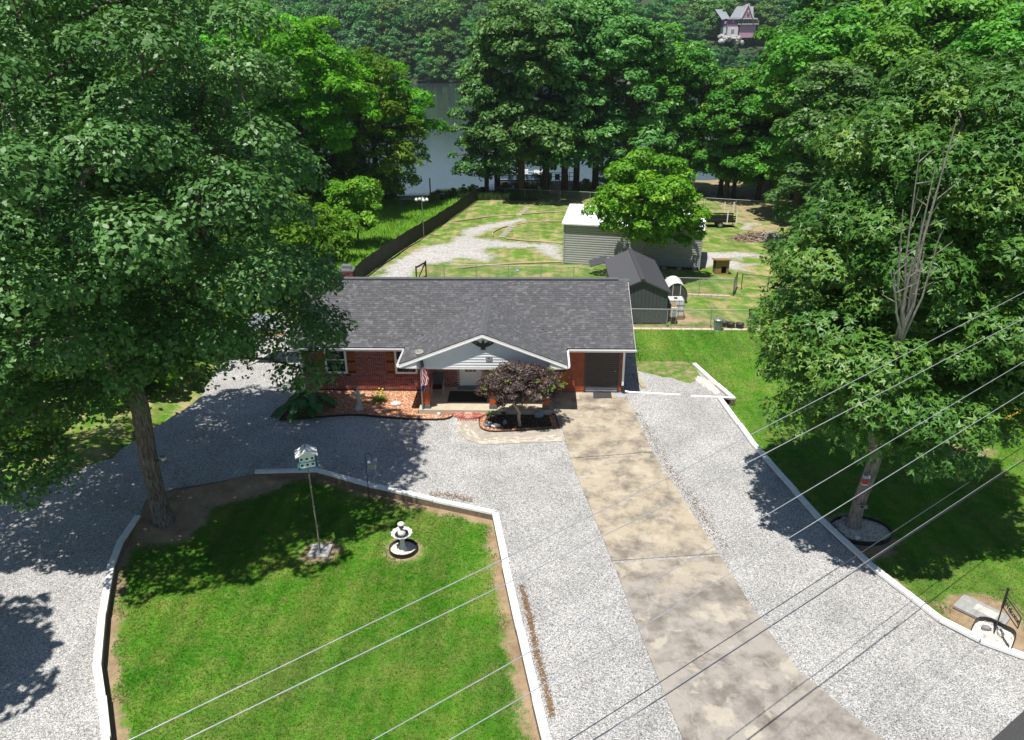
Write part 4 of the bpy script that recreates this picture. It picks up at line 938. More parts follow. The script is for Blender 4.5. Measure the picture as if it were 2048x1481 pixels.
chain_fence('far chain-link fence at the shaded bottom of the yard', gts([(972, 396), (1050, 401), (1120, 404), (1180, 407), (1290, 414), (1405, 420)]), 1.3, grid=.25, spacing=4)
chain_fence('far chain-link fence below the woods at right', gts([(1410, 421), (1470, 425), (1560, 430), (1680, 436)]), 1.4, grid=.25, spacing=4)
# gates
g = GT(1466, 592); h_ = GT(1472, 578); GT1 = thing('metal_gate', 'open chain-link gate standing ajar by the dirt path', 'gate', g)
B().tube([g, g+up*1.2, h_+up*1.2, h_+up*.1, g+up*.1], .03, 6).build('frame', mat('dark fence post', (.05, .055, .05)), GT1)
b = B()
for k in range(1, 9): q = g.lerp(h_, k/9); b.tube([q+up*.1, q+up*1.2], .007, 4)
b.build('wire_mesh', M_POST, GT1)
g = GT(834, 572); h_ = GT(853, 560); GT2 = thing('wooden_gate', 'dark brown swung-open gate above the roof ridge', 'gate', g); M_DBR = mat('dark brown gate', (.05, .035, .026), .7)
for q in (g, h_): B().beam(q, q+up*1.45, .1, .1).build('gate_post', M_DBR, GT2)
B().beam(g+up*1.35, h_+up*1.35, .08, .1).build('top_rail', M_DBR, GT2); B().beam(g+up*.3, h_+up*.3, .08, .1).build('bottom_rail', M_DBR, GT2); B().beam(g+up*.3, h_+up*1.35, .06, .08).build('brace', M_DBR, GT2)
g = GT(857, 563); h_ = GT(888, 562); GT3 = thing('walk_gate', 'narrow galvanised chain-link walk gate beside the brown gate', 'gate', g)
B().tube([g+up*.08, g+up*1.25, h_+up*1.25, h_+up*.08, g+up*.08], .026, 6).build('frame', M_POST, GT3); b = B()
for k in range(1, 14): q = g.lerp(h_, k/14); b.tube([q+up*.1, q+up*1.22], .005, 4)
b.build('wire_mesh', M_POST, GT3); B().box(g.lerp(h_, .5)+up*1.22, (.35, .02, .06)).build('tag', M_YEL, GT3)
g = GT(1035, 565); SG = thing('fence_sign', 'small blue and white sign fixed to the chain-link fence', 'sign', g+up*.7)
B().box(g+up*.9-Vector((0, .05, 0)), (.26, .01, .32)).build('panel', mat('sign blue', (.25, .36, .52), .5), SG); B().box(g+up*.93-Vector((0, .058, 0)), (.15, .006, .12)).build('emblem', M_WHITE, SG)
# black screen fence on the left boundary
PF_ = thing('privacy_fence', 'black fabric privacy fence running from the house to the lake', 'fence', (fence_l[0][0], fence_l[0][1], -.3))
pp = [Vector((-12.9, 44.5))]+[Vector(p) for p in fence_l]
tot = []
for a, c in zip(pp[:-1], pp[1:]):
    k = max(1, round((c-a).length/2.6)); tot += [a.lerp(c, j/k) for j in range(k)]
tot.append(pp[-1]); M_SCR = mat('black screen fabric', (.011, .011, .012), .8, var=.35, scale=2.5)
hh = [1.45+rnd.uniform(-.05, .05) for _ in tot]
for i, q in enumerate(tot):
    z = float(terr(q.x, q.y)); B().tube([(q.x, q.y, z-.1), (q.x, q.y, z+hh[i]+.06)], .03, 6).build('post', M_BLACK, PF_)
    if i+1 < len(tot):
        r_ = tot[i+1]; z2 = float(terr(r_.x, r_.y)); b = B(); vs_ = []; K = 6
        dd = (r_-q).normalized(); nn = Vector((-dd.y, dd.x))
        for j in range(K+1):
            t = j/K; c = q.lerp(r_, t); zz = z+(z2-z)*t; top_ = hh[i]+(hh[i+1]-hh[i])*t-.05*math.sin(math.pi*t)
            for s in range(4):
                o_ = nn*(.03*math.sin(math.pi*t)*math.sin(s*1.7+i)+(.0)); vs_.append((c.x+o_.x, c.y+o_.y, zz+.03+(top_-.03)*s/3))
        b.add(vs_, [(j*4+s, (j+1)*4+s, (j+1)*4+s+1, j*4+s+1) for j in range(K) for s in range(3)], True); b.build('fabric_panel', M_SCR, PF_)
# ------------------------------------------------------------------ garden borders and stepping stones in the back yard
M_LOG = mat('pale border log', (.40, .30, .19), .85, var=.25)
for lab, pts in (('long pale log border across the far back lawn', [(830, 800), (1000, 775), (1150, 755), (1360, 740), (1480, 730), (1740, 715)]), ('log border beside the stepping stones near the metal building', [(1370, 820), (1500, 800), (1740, 795)]),
                 ('short curved log border in the middle of the back lawn', [(1172, 915), (1167, 888), (1230, 850), (1290, 835)]), ('log border along the far edge of the gravel patch', [(1280, 935), (1400, 950), (1740, 975)]), ('log border just beyond the chain-link fence', [(910, 1180), (1050, 1165), (1220, 1150), (1500, 1135), (1740, 1130)])):
    q = [GT(700+x/4.096, 250+y/4.096) for x, y in pts]; t = thing('log_border', lab, 'log border', q[0])
    for a, c in zip(q[:-1], q[1:]): B().tube([a+up*.06, a.lerp(c, .5)+up*.08, c+up*.06], .075, 7).build('log', M_LOG, t)
for lab, a, c in (('stepping stones climbing towards the shaded fence', (1455, 682), (1385, 742)), ('stepping stones beside the curved log border', (1328, 838), (1247, 918))):
    a = GT(700+a[0]/4.096, 250+a[1]/4.096); c = GT(700+c[0]/4.096, 250+c[1]/4.096); t = thing('stepping_stones', lab, 'stepping stones', a)
    for k in range(6): q = a.lerp(c, k/5); B().box(q+up*.03, (.62, .5, .07), rnd.uniform(-.2, .2)).build('stone', M_PATH, t)
# wall of blocks edging the soil bed by the gate
g = GT(1345, 588); h_ = GT(1462, 593); t = thing('block_border', 'low border of pale blocks below the chain-link fence', 'block border', g); L = (h_-g).length; dd = (h_-g).normalized()
for k in range(int(L/.42)): B().box(g+dd*(.2+k*.42)+up*.05+Vector((0, -.35, 0)), (.39, .18, .2), rnd.uniform(-.05, .05)).build('block', mat('pale block', (.50, .42, .33), .9, var=.2), t)
g = GT(1262, 657.5); h_ = GT(1560, 660); t = thing('paver_strip', 'narrow strip of pale pavers at the foot of the near fence', 'paver strip', g); L = (h_-g).length; dd = (h_-g).normalized()
for k in range(int(L/.6)): B().box(g+dd*(.3+k*.6)+up*.012+Vector((0, -.05, 0)), (.57, .3, .05)).build('paver', mat('pale block', (.5, .42, .33)), t)
# branch piles
M_STICK = mat('weathered branch', (.30, .225, .165), .9, var=.45, scale=3); M_STICKG = mat('grey branch', (.40, .38, .36), .9, var=.35, scale=3)
for lab, (u, v), rx_, ry_, m_, n_ in (('heap of cut brown branches on the back lawn', (1507, 481), 1.9, 1.5, M_STICK, 240), ('heap of bleached grey branches beside the brown heap', (1541, 481), 1.7, 1.6, M_STICKG, 240)):
    g = GT(u, v); t = thing('branch_pile', lab, 'branch pile', g); b = B()
    for k in range(n_):
        a_ = rnd.uniform(0, 6.28); r_ = math.sqrt(rnd.random()); c = Vector((g.x+rx_*r_*math.cos(a_), g.y+ry_*r_*math.sin(a_), g.z+.05+.75*(1-r_*r_)*rnd.random()))
        dd = Vector((math.cos(a_*2+rnd.uniform(-.8, .8)), math.sin(rnd.uniform(-1.2, 1.2)), rnd.uniform(-.25, .25))).normalized()*rnd.uniform(.35, .8)
        b.tube([c-dd, c+Vector((0, 0, rnd.uniform(-.05, .08))), c+dd], [rnd.uniform(.02, .05), .03, .012], 5, cap=False)
    b.build('branches', m_, t, kind='stuff')
# trailer with guide posts
g = GT(1441, 456); TR = thing('utility_trailer', 'black slatted utility trailer with upright white guide posts', 'trailer', g); x, y, z = g.x, g.y, g.z
B().mm(x-1.4, x+1.5, y-.1, y+1.3, z+.55, z+.62).build('bed', M_BLACK, TR)
for k in range(3): B().mm(x-1.4, x+1.5, y-.12, y-.07, z+.68+k*.2, z+.82+k*.2).build('side_slat', M_BLACK, TR); B().mm(x-1.4, x+1.5, y+1.27, y+1.32, z+.68+k*.2, z+.82+k*.2).build('side_slat', M_BLACK, TR)
for yy in (y-.16, y+1.38):
    w = B().tube([(x-.1, yy-.09, z+.32), (x-.1, yy+.09, z+.32)], .32, 18).build('wheel', mat('tyre', (.015, .015, .015), .8), TR); B().tube([(x-.1, yy-.095, z+.32), (x-.1, yy+.095, z+.32)], .17, 14).build('rim', M_GALV, w)
    B().mm(x-.55, x+.35, yy-.12, yy+.12, z+.68, z+.72).build('fender', M_BLACK, TR)
B().beam((x-1.4, y+.6, z+.55), (x-2.6, y+.6, z+.75), .1, .1).build('tongue', M_BLACK, TR); B().beam((x-2.5, y+.6, z+.1), (x-2.5, y+.6, z+.8), .07, .07).build('jack', M_GALV, TR); B().beam((x+1.3, y+.5, z), (x+1.3, y+.5, z+.6), .07, .07).build('rear_stand', M_GALV, TR)
for xx in (x+.55, x+1.45):
    for yy, hgt in ((y-.2, 1.75), (y+1.4, 2.3)): B().beam((xx, yy, z+.4), (xx, yy, z+hgt), .09, .09).build('guide_post', M_WHITE, TR)
# ------------------------------------------------------------------ lake side: pontoon boat, dock, table, poles
def wz(px, py): return G(px, py, LAKE)
g = wz(1060, 372); PB = thing('pontoon_boat', 'white and blue pontoon boat moored among the lakeside trunks', 'boat', (g.x, g.y, LAKE)); bx_, by_ = g.x-.9, g.y+3.4
M_BOATW = mat('boat white', (.72, .74, .77), .35, var=.06); M_BOATB = mat('boat blue', (.13, .22, .38), .35, var=.1)
for s in (-1, 1): B().tube([(bx_-3.7, by_+s*.9, LAKE+.35), (bx_-3.2, by_+s*.9, LAKE+.16), (bx_+3.4, by_+s*.9, LAKE+.16), (bx_+3.6, by_+s*.9, LAKE+.2)], [.06, .3, .3, .22], 12).build('pontoon', M_GALV, PB)
B().mm(bx_-3.4, bx_+3.5, by_-1.25, by_+1.25, LAKE+.46, LAKE+.56).build('deck', M_BOATW, PB)
for (a0, a1, b0, b1, m_) in ((-3.4, 3.4, -1.25, -1.2, M_BOATB), (-3.4, 3.4, 1.2, 1.25, M_BOATB), (-3.4, -3.35, -1.2, 1.2, M_BOATB)): B().mm(bx_+a0, bx_+a1, by_+b0, by_+b1, LAKE+.56, LAKE+1.15).build('side_panel', m_, PB)
B().mm(bx_-3.4, bx_+3.4, by_-1.29, by_-1.19, LAKE+1.15, LAKE+1.22).mm(bx_-3.4, bx_+3.4, by_+1.19, by_+1.29, LAKE+1.15, LAKE+1.22).build('rail', M_BOATW, PB)
for (a0, a1, b0, b1) in ((-3.2, -1.2, .5, 1.15), (-3.2, -1.2, -1.15, -.5), (1.4, 3.2, .4, 1.15), (1.2, 3.2, -1.15, -.45)):
    s_ = B().mm(bx_+a0, bx_+a1, by_+b0, by_+b1, LAKE+.56, LAKE+.98).build('seat', M_BOATW, PB); B().mm(bx_+a0, bx_+a1, by_+(b1-.15 if b1 > 0 else b0), by_+(b1 if b1 > 0 else b0+.15), LAKE+.98, LAKE+1.4).build('backrest', M_BOATW, s_)
B().mm(bx_+.0, bx_+.6, by_+.2, by_+1.0, LAKE+.56, LAKE+1.5).build('console', M_BOATW, PB); B().box((bx_+3.75, by_, LAKE+.7), (.4, .5, .9)).build('outboard_motor', M_BLACK, PB)
g = wz(1110, 378); DK = thing('dock', 'small wooden dock with dark railing at the shore', 'dock', (g.x, g.y, LAKE)); x, y = g.x, g.y
for k in range(10): B().mm(x-2.0+k*.5, x-1.52+k*.5, y-.5, y+2.4, LAKE+.6, LAKE+.66).build('plank', M_TIMB, DK)
for xx in (-2, -.7, .7, 2, 3): B().beam((x+xx, y+2.4, LAKE-.8), (x+xx, y+2.4, LAKE+1.75), .08, .08).build('rail_post', M_BLACK, DK)
for h in (1.2, 1.7): B().beam((x-2, y+2.4, LAKE+h), (x+3, y+2.4, LAKE+h), .06, .06).build('rail', M_BLACK, DK)
for lab, dx in (('dark armchair left on the small dock', .3), ('second dark dock chair nearer the railing end', 1.5)):
    c = thing('dock_chair', lab, 'chair', (x+dx, y+1.2, LAKE+.66)); B().mm(x+dx-.3, x+dx+.3, y+.9, y+1.5, LAKE+1.0, LAKE+1.06).build('seat', M_BLACK, c); B().mm(x+dx-.3, x+dx+.3, y+1.45, y+1.52, LAKE+1.06, LAKE+1.7).build('backrest', M_BLACK, c)
    for u in (-.26, .26):
        for v in (.95, 1.45): B().beam((x+dx+u, y+v, LAKE+.66), (x+dx+u, y+v, LAKE+1.0), .05, .05).build('leg', M_BLACK, c)
g = GT(820, 414); TB = thing('garden_table', 'weathered grey table in the tall grass by the shore', 'table', g); B().box(g+up*.95, (2.3, 1.2, .07)).build('tabletop', M_PALE, TB)
for u in (-1.05, 1.05):
    for v in (-.5, .5): B().beam(g+Vector((u, v, 0)), g+Vector((u, v, .92)), .09, .09).build('leg', M_PALE, TB)
B().box(g+Vector((.3, .1, 1.1)), (.25, .25, .22)).build('crate', M_PALE, TB)
g = GT(848, 476); tp = Yp(843, 396, g.y); GP = thing('gourd_pole', 'tall thin pole with white gourd birdhouses above the black fence', 'birdhouse pole', g)
B().tube([g, (tp.x, g.y, tp.z)], .03, 6).build('pole', M_GALV, GP); B().beam((tp.x-.55, g.y, tp.z), (tp.x+.55, g.y, tp.z), .03, .03).beam((tp.x, g.y-.5, tp.z), (tp.x, g.y+.5, tp.z), .03, .03).build('crossarm', M_GALV, GP)
for u, v in ((-.5, 0), (.5, 0), (-.22, .3), (.22, -.3), (0, .5)): B().lathe((tp.x+u, g.y+v, tp.z-.32), [(0, 0), (.13, .05), (.16, .14), (.10, .25), (.03, .31)], 12).build('gourd', M_WHITE, GP)
g = GT(862, 412); tag(B().tube([g-up*.3, g+up*3.2], [.09, .075], 8).build('wood_post', mat('brown post', (.20, .10, .05), .8), origin=g), 'bare brown wooden post at the shore left of the fence end', 'post')
g = GT(886, 404); t = thing('shore_barrel', 'dark barrel half hidden in shore reeds', 'barrel', g); B().lathe(g, [(0, 0), (.35, 0), (.4, .4), (.35, .95), (0, .95)], 16).build('barrel', M_BLACK, t)
# ------------------------------------------------------------------ purple house across the lake
def HP(px, py, y=372.0): return Yp(px, py, y)
PH = thing('lake_house', 'purple gabled house with pale grey roofs on the far hillside', 'house', HP(1470, 62)); M_PUR = mat('purple siding', (.20, .075, .22), .7, var=.06); M_PNK = mat('pink siding', (.50, .27, .36), .7, var=.05); M_LRF = mat('pale grey roof', (.20, .22, .245), .7, var=.06); M_LWH = mat('house white', (.60, .60, .60), .6)
def hbox(x0, y0, x1, y1, dep, m, name, yy=372.0, par=PH):
    a, c = HP(x0, y1, yy), HP(x1, y0, yy); return B().mm(a.x, c.x, yy, yy+dep, a.z, c.z).build(name, m, par)
hbox(1454, 39.5, 1476, 48, 8, M_PUR, 'upper_wall'); hbox(1454, 48.2, 1476, 54, 8, M_PNK, 'lower_wall'); hbox(1453.6, 54.2, 1477, 76, 8, M_LWH, 'basement_wall'); hbox(1445, 41, 1453.8, 51, 6, M_PUR, 'side_wing', 373.5); hbox(1445, 51.2, 1453.4, 76, 6, M_LWH, 'wing_basement', 373.5)
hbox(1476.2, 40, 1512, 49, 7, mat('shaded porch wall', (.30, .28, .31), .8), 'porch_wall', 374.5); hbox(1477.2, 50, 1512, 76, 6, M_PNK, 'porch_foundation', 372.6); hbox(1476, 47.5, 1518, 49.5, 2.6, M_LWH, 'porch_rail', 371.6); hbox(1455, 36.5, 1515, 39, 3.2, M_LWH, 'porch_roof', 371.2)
for xx in (1476, 1486, 1496, 1506, 1514): hbox(xx, 39, xx+1.0, 47.4, .3, M_LWH, 'porch_column', 371.7)
def rf(pts, dep, name, m, yy): return B().extr([HP(u, v, yy) for u, v in pts], (0, dep, 0)).build(name, m, PH)
a, b_, c, e = HP(1459.5, 36, 371.4), HP(1507, 36, 371.4), HP(1507, 13, 378), HP(1474, 13, 378)
B().extr([a, b_, c, e], (0, .4, -.3)).build('main_roof', M_LRF, PH); a, b_, c, e = HP(1444, 40, 372.5), HP(1459.5, 36, 372.5), HP(1449, 19, 378), HP(1430, 19, 378)
B().extr([a, b_, c, e], (0, .4, -.3)).build('wing_roof', M_LRF, PH)
rf([(1483, 36), (1506, 36), (1497.5, 8.5)], 6, 'gable_wall', M_PNK, 371.3)
for s in ((1482, 37, 1497.5, 7.5), (1507, 37, 1497.5, 7.5)): B().beam(HP(s[0], s[1], 371.1), HP(s[2], s[3], 371.1), .5, .5).build('gable_trim', M_LWH, PH)
a, c = HP(1497.5, 8, 371.3), HP(1507, 36, 371.3); B().extr([a, a+Vector((0, 7, 0)), c+Vector((0, 7, 0)), c], (.3, 0, .1)).build('gable_roof', M_LRF, PH)
for (u, v, w_, h_) in ((1464, 41.5, 6, 5), (1449, 43, 4.5, 5.5), (1462.5, 58, 5.5, 6), (1494, 23, 5.5, 5.5)):
    w = hbox(u, v, u+w_, v+h_, .3, M_LWH, 'window', 371.0 if u > 1480 else 371.75)
    for k in (0, 1): hbox(u+.5+k*w_/2, v+.7, u+w_/2-.4+k*w_/2, v+h_-.7, .1, M_GLASS, 'pane', 370.85 if u > 1480 else 371.6, w)
for k in range(4): hbox(1478+k*10, 40.5, 1485+k*10, 47, .2, M_GLASS, 'porch_screen', 374.2)
# ------------------------------------------------------------------ trees
def m_leaf(name, dark, midc, light, gloss=.35, trans=.35, hue=.0, rough=.45):
    n = N(name); t = n.attr('tone'); ob = n.new('ObjectInfo').outputs['Random']
    c = n.ramp(t, [(0.0, dark), (0.55, midc), (1.0, light)])
    if hue:
        hs = n.new('HueSaturation'); n.link(c, hs.inputs['Color'])
        n.inp(hs.inputs['Hue'], n.math('ADD', .5-hue, n.math('MULTIPLY', ob, 2*hue))); n.inp(hs.inputs['Value'], n.math('ADD', .72, n.math('MULTIPLY', n.math('FRACT', n.math('MULTIPLY', ob, 7.3)), .6))); c = hs.outputs[0]
    n.done(c, rough, spec=gloss)
    tr = n.new('BsdfTranslucent'); n.link(n.mix(1.0, c, (1.25, 1.35, .6), 'MULTIPLY'), tr.inputs[0])
    mx = n.new('MixShader'); mx.inputs[0].default_value = trans; n.link(n.b.outputs[0], mx.inputs[1]); n.link(tr.outputs[0], mx.inputs[2]); n.link(mx.outputs[0], n.out.inputs[0])
    return n.m
def m_bark(name, a, b_, sc=6):
    n = N(name); p = n.pos(True); mp = n.new('Mapping'); n.link(p, mp.inputs[0]); mp.inputs['Scale'].default_value = (3, 3, .6)
    f = n.noise(mp.outputs[0], sc, 6, .7); n.bump(f, .9, .06); return n.done(n.ramp(f, [(.35, a), (.65, b_)]), .95, spec=.1)
M_BARK = m_bark('grey brown bark', (.055, .045, .037), (.29, .25, .215)); M_BARKL = m_bark('pale grey bark', (.11, .095, .08), (.36, .33, .29)); M_BARKD = m_bark('dark far bark', (.03, .024, .02), (.11, .09, .075))
def unit(v): return v/np.maximum(np.linalg.norm(v, axis=-1, keepdims=True), 1e-9)
def clumps(rng, lobes, n, up_bias=.25, rmin=.55, md=0.0):
    """clump centres through the crown's shell, kept apart so that gaps stay between them"""
    lobes = np.array(lobes, float); a = (lobes[:, 3]*lobes[:, 4]+lobes[:, 3]*lobes[:, 5]+lobes[:, 4]*lobes[:, 5]); C = []; N_ = []
    m = n*12; k = rng.choice(len(lobes), m, p=a/a.sum()); v = unit(rng.normal(size=(m, 3))+np.array([0, 0, up_bias])); r = rng.uniform(rmin**2, 1, (m, 1))**.5
    P = lobes[k, :3]+v*r*lobes[k, 3:6]
    for i in range(m):
        if len(C) >= n: break
        if md and C and np.min(np.sum((np.array(C)-P[i])**2, 1)) < md*md: continue
        C.append(P[i]); N_.append(v[i])
    return np.array(C), np.array(N_)
def leaves(rng, C, Nv, per, rad, size, shape='quad', flat=.65, up_w=.55):
    n = len(C); rs = rng.uniform(.6, 1.3, n); per_i = np.maximum(4, (per*rs**2*rng.uniform(.8, 1.2, n))).astype(int); idx = np.repeat(np.arange(n), per_i); m = len(idx)
    rr = rad*rs[idx][:, None]
    v = unit(rng.normal(size=(m, 3))); ref = unit(Nv*.55+np.array([0, 0, .8]))[idx]
    dt = np.sum(v*ref, 1, keepdims=True); v = np.where((dt < -.02) & (rng.random((m, 1)) < .90), v-2*dt*ref, v)
    sh = np.where(rng.random((m, 1)) < .85, rng.uniform(.84, 1.04, (m, 1)), rng.uniform(.35, .84, (m, 1)))
    lump = 1+.22*np.sin(v[:, :1]*5+idx[:, None]*1.7)*np.sin(v[:, 1:2]*6+idx[:, None])
    pos = C[idx]+v*rr*sh*lump*np.array([1, 1, flat])
    nrm = unit(v*.75+np.array([0, 0, up_w])+rng.normal(0, .33, (m, 3)))
    t = unit(np.cross(nrm, rng.normal(size=(m, 3)))); b = np.cross(nrm, t); s = (size*rng.uniform(.6, 1.3, (m, 1)))
    ct = rng.random(n); tone = np.clip(.45*ct[idx]+.55*rng.random(m), 0, 1)
    if shape == 'star':
        V = []
        for a in (-1.25, 0, 1.25):
            d = t*math.cos(a)+b*math.sin(a); w = -t*math.sin(a)+b*math.cos(a); L = s*(1.0 if a == 0 else .85)
            V += [pos-d*s*.12-w*s*.25, pos-d*s*.12+w*s*.25, pos+d*L-nrm*s*.18]
        V = np.stack(V, 1).reshape(-1, 3); Fc = np.arange(m*9).reshape(-1, 3); tn = np.repeat(tone, 3)
        return V, [Fc], tn
    V = np.stack([pos-t*s*.55, pos+b*s*.36-nrm*s*.02, pos+t*s*.6-nrm*s*.14, pos-b*s*.36-nrm*s*.02], 1).reshape(-1, 3)
    return V, [np.arange(m*4).reshape(-1, 4)], tone
def skeleton(rng, base, trunk_top, r0, C, nsides=7, lean=(0, 0), wob=.15, ext=None):
    wob = min(.15, r0*.4)
    """trunk plus limbs grown out to every clump centre; returns a builder"""
    b = B(); nodes = [Vector(base)]; par = [-1]; K = 7; tt = Vector(trunk_top)
    for k in range(1, K+1):
        p = Vector(base).lerp(tt, k/K)+Vector((rng.normal(0, wob), rng.normal(0, wob), 0))*(k/K); nodes.append(p); par.append(k-1)
    order = np.argsort(np.linalg.norm(C-np.array(tt), axis=1)); arr = np.array(nodes)
    for i in order:
        c = C[i]; d = np.linalg.norm(arr-c, axis=1)+np.maximum(0, arr[:, 2]-c[2]+.1)*1.5; d[:3] += 100
        j = int(np.argmin(d)); a = nodes[j]; cv = Vector(c); L = (cv-a).length
        mid_ = a.lerp(cv, .5)+Vector((0, 0, L*.10))+Vector(rng.normal(0, .06*L, 3)); nodes += [mid_, cv]; par += [j, len(nodes)-2]; arr = np.array(nodes)
    cnt = [0]*len(nodes); has = [False]*len(nodes)
    for p in par:
        if p >= 0: has[p] = True
    for i in range(len(nodes)-1, -1, -1):
        if not has[i]: cnt[i] += 1
        if par[i] >= 0: cnt[par[i]] += cnt[i]
    tot = cnt[0]; rad = [max(.012, r0*(cn/tot)**.52) for cn in cnt]
    rad[0] = r0*1.35; 
    b.tube([nodes[0]-Vector((0, 0, .15)), nodes[0]+(nodes[1]-nodes[0])*.25]+nodes[1:K+1], [r0*1.5, r0*1.12]+[max(r0*(1-.6*k/K)*.95, rad[k]) for k in range(1, K+1)], 12)
    for i in range(K+1, len(nodes)):
        if par[i] < 0: continue
        if i > K and (i-K-1) % 2 == 1: continue
        m_, e = i, i+1
        if e < len(nodes) and par[e] == m_:
            pr = min(rad[par[m_]], rad[m_]*1.25); b.tube([nodes[par[m_]], nodes[m_], nodes[e]], [pr, rad[m_], rad[e]], nsides if rad[m_] > .04 else 4, cap=False)
    return b
def make_tree(name, label, base, h, lobes, ncl, per, crad, lsize, leaf_m, bark_m, r0, seed, shape='quad', fork=.45, group=None, rmin=.55, flat=.65, lean=(0, 0), up_bias=.25, cat='tree', nlimb=None, upw=.55):
    rng = np.random.default_rng(seed); base = Vector(base); t = thing(name, label, cat, base, group)
    C, v = clumps(rng, lobes, ncl, up_bias, rmin, crad*(1.12 if h == 19 else .95 if shape == 'star' else .82))
    k = len(C) if nlimb is None else min(nlimb, len(C)); sk = skeleton(rng, (0, 0, 0), (lean[0], lean[1], h*fork), r0, C[:k])
    me = bpy.data.meshes.new('trunk'); me.from_pydata(sk.v, [], sk.f); me.polygons.foreach_set('use_smooth', sk.smooth); me.update(); link_mesh('trunk', me, bark_m, t)
    V, Fc, tn = leaves(rng, C, v, per, crad, lsize, shape, flat, upw)
    link_mesh('crown', np_mesh('crown', V, Fc, {'tone': ('FACE', tn)}), leaf_m, t)
    return t
L_MAPLE = m_leaf('maple leaf', (.046, .122, .028), (.085, .205, .046), (.155, .295, .088), .4, .18, rough=.45)
L_GUM = m_leaf('sweetgum leaf', (.042, .130, .018), (.085, .215, .032), (.21, .33, .05), .4, .18, rough=.45)
L_BRIGHT = m_leaf('bright locust leaf', (.055, .23, .008), (.10, .35, .012), (.20, .44, .025), .2, .36, hue=.012)
L_LIME = m_leaf('lime leaf', (.06, .20, .010), (.15, .37, .018), (.34, .52, .045), .3, .32)
L_OAK = m_leaf('lakeside oak leaf', (.044, .145, .030), (.085, .235, .048), (.15, .32, .075), .35, .25, hue=.018)
L_OAKY = m_leaf('wood oak leaf', (.050, .160, .016), (.10, .265, .026), (.18, .35, .042), .3, .27, hue=.02)
L_FAR = m_leaf('haze-tinted far wood leaf', (.042, .125, .042), (.078, .200, .066), (.13, .27, .09), .2, .22, hue=.02)  # bluish cast in the leaf colour stands in for distance haze
L_FAR2 = m_leaf('far bright wood leaf', (.052, .15, .032), (.098, .245, .050), (.16, .32, .07), .2, .22, hue=.03)
L_BURG = m_leaf('burgundy leaf', (.032, .016, .018), (.085, .052, .048), (.22, .18, .14), .45, .22, rough=.45)
# big maple at the left of the lawn
bl0 = Vector((T1B.x, T1B.y, -.12))
make_tree('maple_tree', 'huge dark maple with thick trunk rising beside the left timber edging', bl0, 19,
    [(0, 0, 12.8, 6.6, 6.4, 5.0), (3.0, 1.2, 9.0, 3.0, 4.0, 3.0), (-4.2, -0.2, 9.2, 4.4, 5.0, 3.8), (-.5, 4.2, 9.2, 5, 4.2, 4.2), (-1.2, -2.6, 10.0, 4.6, 3.4, 3.6), (1.0, 1, 15.8, 4.8, 4.8, 3.2), (4.5, 3.6, 6.7, 2.0, 2.5, 2.0), (-2.1, -1.6, 4.6, 2.0, 1.7, 1.2), (1.9, -1.8, 7.0, 2.4, 2.0, 1.8), (-.6, -2.9, 6.9, 2.4, 1.6, 1.6), (2.2, 1.6, 5.6, 1.6, 1.8, 1.0), (-4.5, 1.0, 5.6, 2.6, 2.4, 1.8)],
    215, 820, 1.25, .155, L_MAPLE, M_BARK, .31, 3, fork=.42, rmin=.6, nlimb=200)
# sweetgum on the right
make_tree('sweetgum_tree', 'star-leaved sweetgum leaning over the drive above a pebble ring', (T2B.x, T2B.y, .02), 15,
    [(.8, .4, 9.2, 3.9, 4.2, 5.4), (-1.2, -.2, 6.6, 2.6, 3.1, 2.4), (2.1, -.3, 6.8, 2.8, 3.1, 2.6), (.9, .5, 12.2, 3.6, 3.5, 3.0), (2.6, 1.2, 10.4, 2.6, 3.0, 3.0), (.3, -1.9, 6.0, 2.6, 1.7, 1.5), (-.6, .6, 9.8, 2.5, 3.0, 3.0), (2.8, -1.8, 6.0, 1.8, 1.4, 1.2)],
    240, 430, 1.08, .17, L_GUM, M_BARKL, .22, 15, 'star', fork=.34, rmin=.5, nlimb=120, lean=(.35, .1))
# dead bare limbs showing in its front: a part of the same tree, pale grey
sg = [o for o in bpy.data.objects if o.name.startswith('sweetgum_tree')][0]
b = B(); o0 = Yp(1795, 690, T2B.y-3.0); tz_ = Vector((T2B.x+.25, T2B.y-.1, o0.z-2.2)); b.tube([tz_, tz_.lerp(o0, .5)+Vector((0, 0, -.2)), o0], [.10, .09, .08], 8)
for (u, v, r_, dy) in ((1872, 330, .032, -2.9), (1915, 235, .034, -2.8), (1826, 515, .048, -1.9), (1848, 505, .044, -2.1), (1788, 540, .028, -2.0), (1880, 470, .026, -2.4), (1806, 420, .026, -2.6), (1840, 300, .026, -3.0)):
    e = Yp(u, v, T2B.y-3.2+dy*.35); m_ = o0.lerp(e, .5)+Vector((rnd.uniform(-.12, .12), -.1, -.1)); b.tube([o0+Vector((rnd.uniform(-.15, .15), 0, rnd.uniform(-.6, 0))), o0.lerp(e, .25)+Vector((rnd.uniform(-.05, .05), -.15, 0)), m_, e], [r_*1.5, r_*1.3, r_, r_*.35], 7)
    for k in range(5):
        q = o0.lerp(e, rnd.uniform(.45, .95)); b.tube([q, q+Vector((rnd.uniform(-.5, .5), rnd.uniform(-.4, .1), rnd.uniform(.1, .7)))], [.016, .005], 4)
b.build('dead_limb', m_bark('bleached dead wood', (.26, .235, .21), (.50, .47, .43)), sg)
